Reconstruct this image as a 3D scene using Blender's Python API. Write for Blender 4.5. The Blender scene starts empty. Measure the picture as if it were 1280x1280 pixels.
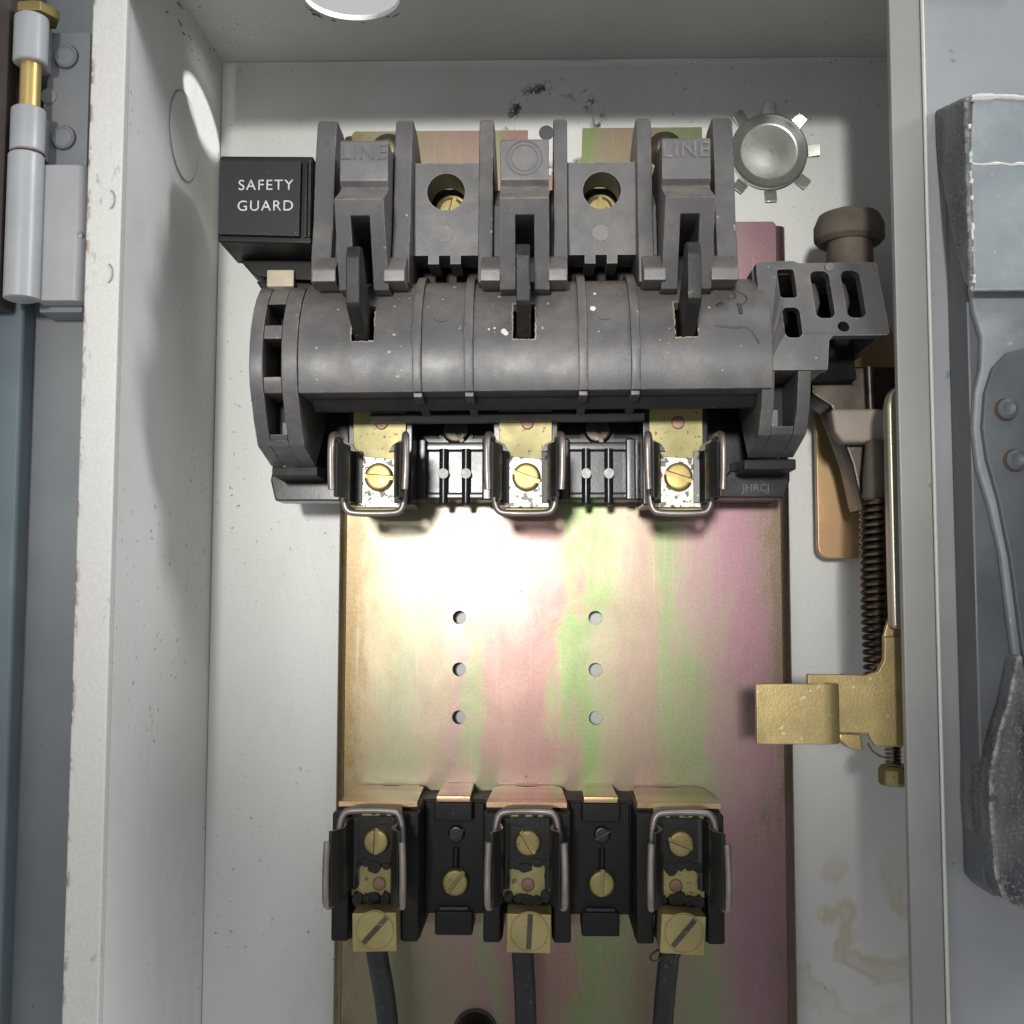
import bpy, bmesh, math, random
from mathutils import Vector, Matrix
from mathutils.geometry import tessellate_polygon
random.seed(7)
S = 0.001                      # everything below is measured in millimetres
scene = bpy.context.scene
col = scene.collection

# ------------------------------------------------------------------ camera
DCAM = 414.0
cam_d = bpy.data.cameras.new("camera")
cam = bpy.data.objects.new("camera", cam_d)
col.objects.link(cam)
cam_d.sensor_width = 36.0
cam_d.lens = 36.0 * 1490.0 / 1280.0
cam_d.clip_start = 0.01
cam_d.clip_end = 50.0
nrm = Vector((36.0, -118.0, 1490.0)).normalized()
upv = Vector((0, 1, 0)); upv = (upv - nrm * upv.dot(nrm)).normalized()
rgt = upv.cross(nrm)
if rgt.x < 0: rgt = -rgt
R = (rgt, nrm, upv)            # world axes written in camera coordinates
cr = Vector((R[0][0], R[1][0], R[2][0])); cu = Vector((R[0][1], R[1][1], R[2][1])); cf = Vector((R[0][2], R[1][2], R[2][2]))
cam.matrix_world = Matrix(((cr.x, cu.x, -cf.x, 0), (cr.y, cu.y, -cf.y, -DCAM * S), (cr.z, cu.z, -cf.z, 0), (0, 0, 0, 1)))
scene.camera = cam

# ------------------------------------------------------------------ world and lamps
w = bpy.data.worlds.new("World"); scene.world = w; w.use_nodes = True
bg = w.node_tree.nodes["Background"]
bg.inputs[0].default_value = (0.97, 0.985, 1.0, 1); bg.inputs[1].default_value = 0.53

def V(x, h, z): return Vector((x * S, -h * S, z * S))
def lamp(name, kind, pos, target, energy, color, size=0.1, spread=None, cone=None, blend=0.3):
    d = bpy.data.lights.new(name, kind); d.energy = energy; d.color = color
    o = bpy.data.objects.new(name, d); col.objects.link(o)
    p, t = V(*pos), V(*target)
    o.location = p; o.rotation_euler = (t - p).to_track_quat('-Z', 'Y').to_euler()
    if kind == 'AREA':
        d.shape = 'DISK'; d.size = size
        if spread: d.spread = math.radians(spread)
    if kind == 'SPOT':
        d.shadow_soft_size = size; d.spot_size = math.radians(cone); d.spot_blend = blend
    return o
# hand-held work lamp over the photographer's shoulder, then room lamps and an added knockout spot
lamp("work_lamp", 'SPOT', (-170, 2000, 172), (0, 0, 84), 166, (1.0, 0.975, 0.93), size=0.085, cone=10.0, blend=0.85)
lamp("side_lamp", 'AREA', (1300, 620, 560), (-115, 50, 90), 10, (0.95, 0.985, 1.0), size=0.34)
lamp("ceiling_lamp", 'AREA', (700, 900, 1700), (0, 60, 0), 8, (0.95, 0.98, 1.0), size=0.7)
lamp("knockout_spot", 'SPOT', (149, 135, 311), (-62, 46, 196), 6, (1, 1, 1), size=0.006, cone=11, blend=0.3)  # added narrow spot throwing the bright wall patch through the open knockout

scene.view_settings.view_transform = 'Standard'
scene.view_settings.look = 'None'
scene.view_settings.exposure = 0.0
scene.view_settings.gamma = 1.0
scene.view_settings.use_curve_mapping = False

# ------------------------------------------------------------------ materials
class NT:
    def __init__(s, name):
        s.m = bpy.data.materials.new(name); s.m.use_nodes = True
        s.t = s.m.node_tree; s.b = s.t.nodes["Principled BSDF"]
        g = s.t.nodes.new("ShaderNodeNewGeometry"); s.pos = g.outputs["Position"]
    def n(s, kind, **kw):
        x = s.t.nodes.new(kind)
        for k, v in kw.items():
            if k.startswith("i_"):
                key = k[2:].replace("_", " ")
                x.inputs[key].default_value = v
            else: setattr(x, k, v)
        return x
    def l(s, a, b): s.t.links.new(a, b)
    def mapped(s, sc, loc=(0, 0, 0)):
        m = s.n("ShaderNodeMapping"); s.l(s.pos, m.inputs[0])
        m.inputs["Scale"].default_value = sc; m.inputs["Location"].default_value = loc
        return m.outputs[0]
    def noise(s, vec, scale, detail=4, rough=0.55, dist=0.0):
        x = s.n("ShaderNodeTexNoise"); s.l(vec, x.inputs["Vector"])
        x.inputs["Scale"].default_value = scale; x.inputs["Detail"].default_value = detail
        x.inputs["Roughness"].default_value = rough; x.inputs["Distortion"].default_value = dist
        return x.outputs["Fac"]
    def ramp(s, fac, stops, interp='LINEAR'):
        r = s.n("ShaderNodeValToRGB"); r.color_ramp.interpolation = interp
        e = r.color_ramp.elements
        while len(e) < len(stops): e.new(0.5)
        for k, (p, c) in enumerate(stops):
            e[k].position = p
            e[k].color = (c, c, c, 1) if not isinstance(c, tuple) else c + (1,)
        s.l(fac, r.inputs[0]); return r.outputs[0]
    def mix(s, fac, a, b, mode='MIX'):
        x = s.n("ShaderNodeMix", data_type='RGBA', blend_type=mode)
        for sock, v in ((x.inputs[0], fac), (x.inputs[6], a), (x.inputs[7], b)):
            if isinstance(v, (int, float)): sock.default_value = v
            elif isinstance(v, tuple): sock.default_value = v + (1,)
            else: s.l(v, sock)
        return x.outputs[2]
    def math(s, op, a, b=0.0):
        x = s.n("ShaderNodeMath", operation=op)
        for sock, v in ((x.inputs[0], a), (x.inputs[1], b)):
            if isinstance(v, (int, float)): sock.default_value = v
            else: s.l(v, sock)
        return x.outputs[0]
    def dist(s, c):
        v = s.n("ShaderNodeVectorMath", operation='DISTANCE'); s.l(s.pos, v.inputs[0]); v.inputs[1].default_value = c
        return v.outputs["Value"]
    def out(s, color, rough=0.5, metal=0.0, bump=None, bstr=0.2, bdist=0.0002, spec=None):
        b = s.b
        if isinstance(color, tuple): b.inputs["Base Color"].default_value = color + (1,)
        else: s.l(color, b.inputs["Base Color"])
        if isinstance(rough, (int, float)): b.inputs["Roughness"].default_value = rough
        else: s.l(rough, b.inputs["Roughness"])
        b.inputs["Metallic"].default_value = metal
        if spec is not None: b.inputs["Specular IOR Level"].default_value = spec
        if bump is not None:
            x = s.n("ShaderNodeBump"); x.inputs["Strength"].default_value = bstr; x.inputs["Distance"].default_value = bdist
            s.l(bump, x.inputs["Height"]); s.l(x.outputs[0], b.inputs["Normal"])
        return s.m

def worn(name, c1, c2, rough=(0.4, 0.6), metal=0.0, scale=60, specks=None, speck_scale=900, speck_lo=0.66, dust=None, dust_amt=0.5, bump=0.15, bscale=2500, stretch=(1, 1, 1), edge=None, edge_amt=0.8, edge_r=0.0006, spec=None, settle=None):
    t = NT(name); vec = t.mapped(stretch)
    n1 = t.noise(vec, scale, 5, 0.6)
    c = t.mix(t.ramp(n1, [(0.35, 0.0), (0.65, 1.0)]), c1, c2)
    if dust:
        n2 = t.noise(t.mapped(stretch, (3.1, 1.7, 0.4)), scale * 0.6, 6, 0.7)
        f = t.math('MULTIPLY', t.ramp(n2, [(0.48, 0.0), (0.75, 1.0)]), dust_amt)
        c = t.mix(f, c, dust)
    if specks:
        n3 = t.noise(t.mapped((1, 1, 1), (7, 2, 5)), speck_scale, 2, 0.5)
        c = t.mix(t.ramp(n3, [(speck_lo, 0.0), (speck_lo + 0.04, 1.0)]), c, specks)
    if settle:
        gg = t.n("ShaderNodeNewGeometry"); sz = t.n("ShaderNodeSeparateXYZ"); t.l(gg.outputs["Normal"], sz.inputs[0])
        dn = t.noise(t.mapped((1, 1, 1), (4, 4, 8)), 110, 5, 0.7)
        c = t.mix(t.math('MULTIPLY', t.ramp(sz.outputs[2], [(0.25, 0.0), (0.85, 1.0)]), t.ramp(dn, [(0.35, 0.15), (0.65, 0.75)])), c, settle)
    if edge:
        bv = t.n("ShaderNodeBevel", samples=4); bv.inputs[0].default_value = edge_r
        g = t.n("ShaderNodeNewGeometry")
        dp = t.n("ShaderNodeVectorMath", operation='DOT_PRODUCT'); t.l(bv.outputs[0], dp.inputs[0]); t.l(g.outputs["Normal"], dp.inputs[1])
        en = t.noise(t.mapped((1, 1, 1), (2, 6, 1)), 350, 4, 0.7)
        ef = t.math('MULTIPLY', t.ramp(dp.outputs["Value"], [(0.90, 1.0), (0.985, 0.0)]), t.ramp(en, [(0.42, 0.0), (0.62, edge_amt)]))
        c = t.mix(ef, c, edge)
    rr = t.n("ShaderNodeMapRange"); t.l(n1, rr.inputs[0])
    rr.inputs[1].default_value = 0.3; rr.inputs[2].default_value = 0.7
    rr.inputs[3].default_value = rough[0]; rr.inputs[4].default_value = rough[1]
    nb = t.noise(t.mapped((1, 1, 1)), bscale, 3, 0.6)
    return t.out(c, rr.outputs[0], metal, nb, bump, 0.00015, spec)

M = {}
def cabinet_paint(name, base, base2, arcs=True):
    t = NT(name)
    n1 = t.noise(t.mapped((1, 1, 0.4)), 25, 4, 0.6)
    c = t.mix(t.ramp(n1, [(0.35, 0.0), (0.7, 1.0)]), base, base2)
    fine = t.noise(t.mapped((1, 1, 1)), 1500, 2, 0.5)
    c = t.mix(t.math('MULTIPLY', t.ramp(fine, [(0.3, 1.0), (0.6, 0.0)]), 0.10), c, (0.25, 0.25, 0.23))
    # grime specks
    sp = t.noise(t.mapped((1, 1, 1), (5, 1, 2)), 420, 2, 0.6)
    zone = t.noise(t.mapped((1, 1, 1), (1, 8, 2)), 14, 2, 0.5)
    f = t.math('MULTIPLY', t.ramp(sp, [(0.665, 0.0), (0.71, 1.0)]), t.ramp(zone, [(0.42, 0.0), (0.62, 0.8)]))
    c = t.mix(f, c, (0.16, 0.15, 0.12))
    sm = t.noise(t.mapped((1, 1, 0.5), (6, 3, 1)), 42, 6, 0.7, 0.8)
    c = t.mix(t.ramp(sm, [(0.56, 0.0), (0.78, 0.30)]), c, (0.40, 0.385, 0.34))
    if arcs:
        # scuffs scraped in a ring round the rear knockout
        d = t.dist((0.0049, 0.0, 0.170))
        ring = t.math('MULTIPLY', t.ramp(d, [(0.0150, 0.0), (0.0153, 1.0), (0.0161, 1.0), (0.0164, 0.0)]),
                      t.ramp(t.noise(t.mapped((1, 1, 1)), 170, 3, 0.7), [(0.50, 0.0), (0.56, 1.0)]))
        c = t.mix(ring, c, (0.03, 0.03, 0.035))
        # rust-coloured splashes low on the right
        d2 = t.dist((0.105, 0.0, -0.110))
        nn = t.noise(t.mapped((1, 1, 1), (2, 2, 9)), 60, 3, 0.5, 0.3)
        st = t.math('MULTIPLY', t.ramp(d2, [(0.012, 1.0), (0.038, 0.0)]), t.ramp(nn, [(0.48, 0.0), (0.55, 0.70), (0.62, 0.38), (0.75, 0.45)]))
        c = t.mix(t.math('MULTIPLY', st, 0.65), c, (0.46, 0.32, 0.12))
        nn2 = t.noise(t.mapped((1, 1, 1), (4, 2, 3)), 130, 2, 0.5)
        d3 = t.dist((0.112, 0.0, -0.105))
        sp2 = t.math('MULTIPLY', t.ramp(d3, [(0.02, 1.0), (0.06, 0.0)]), t.ramp(nn2, [(0.70, 0.0), (0.74, 0.9)]))
        c = t.mix(sp2, c, (0.34, 0.19, 0.05))
    nb = t.noise(t.mapped((1, 1, 1)), 520, 4, 0.6)
    return t.out(c, 0.42, 0, nb, 0.35, 0.0002)
M['paint'] = cabinet_paint("cabinet_paint", (0.70, 0.705, 0.68), (0.64, 0.645, 0.615))
def lip_paint():
    t = NT("lip_paint")
    n1 = t.noise(t.mapped((1, 1, 0.3)), 40, 4, 0.6)
    c = t.mix(n1, (0.62, 0.61, 0.58), (0.54, 0.53, 0.50))
    g = t.noise(t.mapped((1, 1, 1)), 1100, 2, 0.6)
    c = t.mix(t.math('MULTIPLY', t.ramp(g, [(0.42, 1.0), (0.6, 0.0)]), 0.14), c, (0.30, 0.28, 0.25))
    st = t.noise(t.mapped((1, 1, 0.35), (2, 0, 4)), 300, 3, 0.6)
    c = t.mix(t.math('MULTIPLY', t.ramp(st, [(0.66, 0.0), (0.72, 1.0)]), 0.5), c, (0.2, 0.19, 0.17))
    sx = t.n("ShaderNodeSeparateXYZ"); t.l(t.pos, sx.inputs[0])
    e = t.ramp(t.math('MULTIPLY', sx.outputs[0], -10.0), [(1.252, 0.0), (1.266, 1.0)]) if False else None
    ex = t.n("ShaderNodeMapRange"); t.l(sx.outputs[0], ex.inputs[0])
    ex.inputs[1].default_value = -0.1252; ex.inputs[2].default_value = -0.1266; ex.inputs[3].default_value = 0; ex.inputs[4].default_value = 1
    rn = t.noise(t.mapped((1, 1, 0.6)), 260, 4, 0.7)
    c = t.mix(t.math('MULTIPLY', ex.outputs[0], t.ramp(rn, [(0.5, 0.0), (0.6, 0.9)])), c, (0.17, 0.06, 0.025))
    nb = t.noise(t.mapped((1, 1, 1)), 1400, 3, 0.6)
    return t.out(c, 0.5, 0, nb, 0.22, 0.00015)
M['lip'] = lip_paint()
M['flange'] = worn("grey_flange_paint", (0.275, 0.275, 0.262), (0.24, 0.24, 0.23), (0.38, 0.5), scale=30, specks=(0.15, 0.16, 0.17), speck_scale=260, speck_lo=0.74, bump=0.2, bscale=1400)
M['panel'] = worn("outer_blue_grey_paint", (0.32, 0.33, 0.345), (0.275, 0.288, 0.302), (0.4, 0.55), scale=35, specks=(0.17, 0.20, 0.24), speck_scale=150, speck_lo=0.72, bump=0.2, bscale=1400)
M['handle'] = worn("handle_blue_paint", (0.25, 0.28, 0.30), (0.19, 0.215, 0.235), (0.5, 0.65), scale=60, edge=(0.5, 0.48, 0.46), edge_r=0.0010, specks=(0.36, 0.36, 0.35), speck_scale=420, speck_lo=0.70, dust=(0.34, 0.36, 0.37), dust_amt=0.7, bump=0.2, bscale=1200)
M['handle_plate'] = worn("handle_plate_paint", (0.075, 0.084, 0.094), (0.11, 0.12, 0.13), (0.35, 0.5), scale=40, specks=(0.22, 0.11, 0.07), speck_scale=200, speck_lo=0.74, bump=0.2, bscale=1200)
M['casting'] = worn("worn_casting", (0.045, 0.05, 0.06), (0.17, 0.17, 0.175), (0.4, 0.6), metal=0.2, scale=130, edge=(0.55, 0.53, 0.52), edge_amt=1.0, edge_r=0.002, specks=(0.19, 0.187, 0.187), speck_scale=1300, speck_lo=0.58, bump=0.7, bscale=900, stretch=(1, 1, 0.3))
M['chip_edge'] = worn("chipped_pale_paint", (0.72, 0.68, 0.65), (0.5, 0.5, 0.5), (0.4, 0.6), scale=200, bump=0.4, bscale=900)
M['door'] = worn("door_grey_paint", (0.235, 0.25, 0.265), (0.185, 0.20, 0.215), (0.45, 0.6), scale=20, specks=(0.2, 0.09, 0.04), speck_scale=240, speck_lo=0.75, bump=0.25, bscale=1200)
M['door_blue'] = worn("door_blue_paint", (0.15, 0.195, 0.225), (0.12, 0.16, 0.185), (0.4, 0.55), scale=30, bump=0.2, bscale=1200)
M['gasket'] = worn("brown_gasket", (0.045, 0.035, 0.032), (0.07, 0.055, 0.05), (0.7, 0.9), scale=120, bump=0.4, bscale=1500)
M['hinge'] = worn("hinge_grey_paint", (0.39, 0.40, 0.415), (0.33, 0.34, 0.352), (0.3, 0.42), scale=50, edge=(0.16, 0.09, 0.06), edge_amt=0.7, specks=(0.15, 0.15, 0.17), speck_scale=220, speck_lo=0.74, bump=0.15, bscale=1400)
M['hinge_dark'] = worn("hinge_leaf_paint", (0.24, 0.255, 0.275), (0.20, 0.215, 0.235), (0.35, 0.5), scale=50, specks=(0.2, 0.08, 0.04), speck_scale=260, speck_lo=0.74, bump=0.15, bscale=1400)
M['rust'] = worn("rust", (0.15, 0.06, 0.03), (0.07, 0.035, 0.02), (0.7, 0.9), scale=200, bump=0.4)

def plate_mat():
    t = NT("iridescent_zinc")
    sx = t.n("ShaderNodeSeparateXYZ"); t.l(t.pos, sx.inputs[0])
    n1 = t.noise(t.mapped((1, 1, 0.30)), 30, 5, 0.6, 1.2)
    n2 = t.noise(t.mapped((1, 1, 0.10), (3, 0, 1)), 90, 3, 0.5, 0.2)
    x = t.math('ADD', sx.outputs[0], t.math('MULTIPLY', t.math('SUBTRACT', n1, 0.5), 0.060))
    x = t.math('ADD', x, t.math('MULTIPLY', t.math('SUBTRACT', n2, 0.5), 0.010))
    n2b = t.noise(t.mapped((1, 1, 0.7), (5, 2, 7)), 130, 5, 0.7, 0.5)
    x = t.math('ADD', x, t.math('MULTIPLY', t.math('SUBTRACT', n2b, 0.5), 0.020))
    mr = t.n("ShaderNodeMapRange"); t.l(x, mr.inputs[0])
    mr.inputs[1].default_value = -0.0685; mr.inputs[2].default_value = 0.0840
    st = [(0.0, (.50, .38, .20)), (0.05, (.70, .62, .42)), (0.12, (.66, .69, .48)), (0.20, (.76, .66, .50)), (0.27, (.78, .58, .54)),
          (0.31, (.60, .68, .42)), (0.36, (.78, .56, .50)), (0.47, (.76, .50, .47)), (0.54, (.50, .70, .34)), (0.60, (.66, .66, .45)),
          (0.68, (.72, .56, .48)), (0.76, (.54, .66, .38)), (0.84, (.72, .58, .52)), (0.91, (.76, .48, .56)), (0.96, (.64, .48, .46)), (1.0, (.46, .37, .28))]
    c = t.ramp(mr.outputs[0], st)
    n3 = t.noise(t.mapped((1, 1, 1)), 1100, 3, 0.7)
    c = t.mix(t.ramp(n3, [(0.45, 0.0), (0.72, 0.34)]), c, (0.95, 0.86, 0.60))
    n4 = t.noise(t.mapped((1, 1, 1), (3, 9, 4)), 1300, 3, 0.7)
    c = t.mix(t.ramp(n4, [(0.50, 0.0), (0.74, 0.32)]), c, (0.40, 0.34, 0.22))
    scr = t.noise(t.mapped((1, 1, 0.02), (8, 1, 3)), 800, 2, 0.5)
    c = t.mix(t.ramp(scr, [(0.62, 0.0), (0.70, 0.25)]), c, (0.95, 0.88, 0.66))
    sc = t.noise(t.mapped((1, 1, 0.6), (1, 4, 2)), 55, 6, 0.75, 1.0)
    c = t.mix(t.ramp(sc, [(0.60, 0.0), (0.75, 0.45)]), c, (0.75, 0.66, 0.42))
    sp = t.noise(t.mapped((1, 1, 1), (9, 1, 1)), 500, 2, 0.5)
    c = t.mix(t.ramp(sp, [(0.74, 0.0), (0.77, 0.8)]), c, (0.12, 0.09, 0.05))
    c = t.mix(1.0, c, (0.27, 0.26, 0.268), 'MULTIPLY')
    hs = t.n('ShaderNodeHueSaturation'); hs.inputs['Saturation'].default_value = 1.26; t.l(c, hs.inputs['Color']); c = hs.outputs[0]
    rr = t.ramp(sc, [(0.3, 0.345), (0.7, 0.42)])
    nb = t.noise(t.mapped((1, 1, 1)), 1800, 3, 0.6)
    t.b.inputs['Coat Weight'].default_value = 0.26; t.b.inputs['Coat Roughness'].default_value = 0.21
    return t.out(c, rr, 0.8, nb, 0.22, 0.0001)
M['zinc'] = plate_mat()
M['glare_zinc'] = worn('glare_zinc', (0.42, 0.41, 0.36), (0.36, 0.33, 0.24), (0.25, 0.4), metal=0.6, scale=40, stretch=(1, 1, 0.4), bump=0.15)  # yellow zinc paled, with the reflection put into its colour
M['bracket'] = worn('bronze_zinc_bracket', (0.46, 0.37, 0.17), (0.40, 0.24, 0.17), (0.17, 0.30), metal=0.95, scale=60, stretch=(0.3, 1, 1), bump=0.15)
M['zinc_orange'] = worn("orange_zinc", (0.42, 0.25, 0.13), (0.36, 0.27, 0.12), (0.35, 0.45), metal=0.4, scale=40, bump=0.15)
M['yellow_zinc'] = worn("yellow_zinc", (0.46, 0.35, 0.15), (0.30, 0.235, 0.11), (0.32, 0.5), metal=0.6, scale=75, edge=(0.62, 0.52, 0.30), dust=(0.20, 0.155, 0.08), dust_amt=0.6, specks=(0.54, 0.45, 0.26), speck_scale=420, speck_lo=0.66, bump=0.35, bscale=1200)
M['grey_plastic'] = worn("grey_moulding", (0.084, 0.081, 0.085), (0.066, 0.064, 0.068), (0.37, 0.52), scale=85, edge=(0.27, 0.235, 0.20), settle=(0.19, 0.165, 0.14), dust=(0.165, 0.148, 0.13), dust_amt=0.7, specks=(0.30, 0.28, 0.25), speck_scale=420, speck_lo=0.735, bump=0.2, bscale=1500)
M['grey_edge'] = worn("grey_moulding_scuffed", (0.125, 0.116, 0.114), (0.098, 0.091, 0.09), (0.36, 0.5), scale=120, edge=(0.30, 0.26, 0.22), dust=(0.26, 0.23, 0.20), dust_amt=0.5, bump=0.3, bscale=1300)
M['lettering_dark'] = worn("moulded_letters", (0.075, 0.072, 0.085), (0.062, 0.06, 0.07), (0.5, 0.6), scale=90)
M['black_plastic'] = worn("black_moulding", (0.012, 0.012, 0.014), (0.017, 0.017, 0.019), (0.20, 0.30), scale=80, specks=(0.10, 0.09, 0.08), speck_scale=700, speck_lo=0.72, bump=0.08, bscale=900, spec=0.35)
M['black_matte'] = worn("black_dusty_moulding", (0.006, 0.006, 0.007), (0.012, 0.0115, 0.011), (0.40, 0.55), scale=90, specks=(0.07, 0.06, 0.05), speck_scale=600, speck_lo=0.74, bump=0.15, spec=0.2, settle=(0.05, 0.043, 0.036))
M['guard_face'] = worn("black_button_face", (0.014, 0.014, 0.016), (0.019, 0.019, 0.021), (0.5, 0.62), scale=60, specks=(0.09, 0.09, 0.09), speck_scale=700, speck_lo=0.72, bump=0.1, spec=0.3, edge=(0.10, 0.10, 0.10), settle=(0.06, 0.055, 0.05))
M['white_print'] = worn("white_print", (0.66, 0.66, 0.65), (0.40, 0.40, 0.40), (0.5, 0.6), scale=700)
M['grey_print'] = worn("grey_print", (0.13, 0.13, 0.14), (0.08, 0.08, 0.09), (0.5, 0.6), scale=900)
M['ivory'] = worn("ivory_plastic", (0.55, 0.47, 0.33), (0.45, 0.38, 0.27), (0.4, 0.5), scale=150)
M['blade'] = worn("dark_copper_blade", (0.009, 0.009, 0.009), (0.020, 0.019, 0.018), (0.45, 0.6), spec=0.3, metal=0.0, scale=160, specks=(0.16, 0.13, 0.09), speck_scale=600, speck_lo=0.70, bump=0.5, bscale=900)
M['brass'] = worn("brass", (0.30, 0.235, 0.08), (0.23, 0.175, 0.06), (0.34, 0.46), metal=0.6, scale=90, specks=(0.12, 0.10, 0.05), speck_scale=520, speck_lo=0.70, bump=0.2)
M['brass_strip'] = worn("aged_brass_strip", (0.33, 0.29, 0.11), (0.25, 0.22, 0.085), (0.40, 0.5), metal=0.25, scale=80, specks=(0.08, 0.07, 0.04), speck_scale=560, speck_lo=0.66, bump=0.25)
M['brass_old'] = worn("dull_brass", (0.27, 0.22, 0.09), (0.20, 0.16, 0.065), (0.38, 0.5), metal=0.6, scale=90, specks=(0.10, 0.08, 0.05), speck_scale=520, speck_lo=0.70, bump=0.3)
M['lug'] = worn("brass_lug", (0.31, 0.255, 0.105), (0.23, 0.19, 0.08), (0.40, 0.5), metal=0.4, scale=90, specks=(0.15, 0.12, 0.06), speck_scale=600, speck_lo=0.72, bump=0.3)
M['tin'] = worn("tinned_speckled", (0.62, 0.61, 0.56), (0.48, 0.47, 0.43), (0.35, 0.45), metal=0.2, scale=200, specks=(0.07, 0.06, 0.04), speck_scale=560, speck_lo=0.56, bump=0.5, bscale=900)
M['copper'] = worn("copper_rivet", (0.21, 0.125, 0.085), (0.16, 0.095, 0.065), (0.4, 0.5), metal=0.5, scale=200, bump=0.3)
M['steel_wire'] = worn("spring_steel_wire", (0.27, 0.24, 0.225), (0.19, 0.165, 0.15), (0.34, 0.46), metal=0.7, scale=120, bump=0.2)
M['clip'] = worn("dark_clip_metal", (0.022, 0.023, 0.022), (0.045, 0.045, 0.042), (0.3, 0.42), metal=0.5, scale=120, stretch=(1, 1, 0.2), specks=(0.2, 0.18, 0.12), speck_scale=700, speck_lo=0.73, bump=0.3)
M['varnish'] = worn("black_varnish", (0.005, 0.005, 0.005), (0.011, 0.0105, 0.010), spec=0.25, rough=(0.35, 0.5), scale=200, specks=(0.12, 0.10, 0.08), speck_scale=800, speck_lo=0.73, bump=0.6, bscale=700)
M['cable'] = worn("black_cable", (0.010, 0.011, 0.012), (0.018, 0.019, 0.019), (0.36, 0.5), scale=90, bump=0.3, bscale=500, spec=0.3, settle=(0.05, 0.045, 0.04), specks=(0.05, 0.05, 0.045), speck_scale=500, speck_lo=0.66)
M['chrome'] = worn("shiny_cap_metal", (0.66, 0.66, 0.61), (0.54, 0.55, 0.51), (0.22, 0.36), metal=0.85, scale=70, bump=0.1, bscale=600)
M['dark_steel'] = worn("dark_oily_steel", (0.05, 0.045, 0.04), (0.09, 0.075, 0.06), (0.3, 0.45), metal=0.85, scale=150, specks=(0.22, 0.15, 0.1), speck_scale=700, speck_lo=0.70, bump=0.3)
M['spring'] = worn("oiled_spring", (0.17, 0.125, 0.09), (0.10, 0.075, 0.055), (0.22, 0.36), metal=0.9, scale=150, bump=0.2)
M['bright_steel'] = worn("bright_steel", (0.55, 0.56, 0.58), (0.45, 0.46, 0.48), (0.25, 0.36), metal=0.95, scale=80, bump=0.15)
M['knob'] = worn("dusty_brown_knob", (0.12, 0.095, 0.075), (0.085, 0.068, 0.055), (0.6, 0.75), scale=70, dust=(0.20, 0.16, 0.125), dust_amt=0.6, bump=0.3, settle=(0.24, 0.20, 0.16))
M['paddle'] = worn("tan_dusty_plastic", (0.33, 0.28, 0.235), (0.27, 0.225, 0.19), (0.5, 0.65), scale=80, bump=0.2)
M['residue'] = worn('pale_tan_residue', (0.36, 0.32, 0.25), (0.22, 0.20, 0.155), (0.6, 0.8), scale=400)
M['marker'] = worn("black_marker", (0.035, 0.034, 0.034), (0.05, 0.048, 0.046), (0.5, 0.6), scale=300)
M['pin'] = worn("hinge_pin_brass", (0.58, 0.43, 0.17), (0.50, 0.37, 0.14), (0.35, 0.45), metal=0.7, scale=90)

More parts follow.
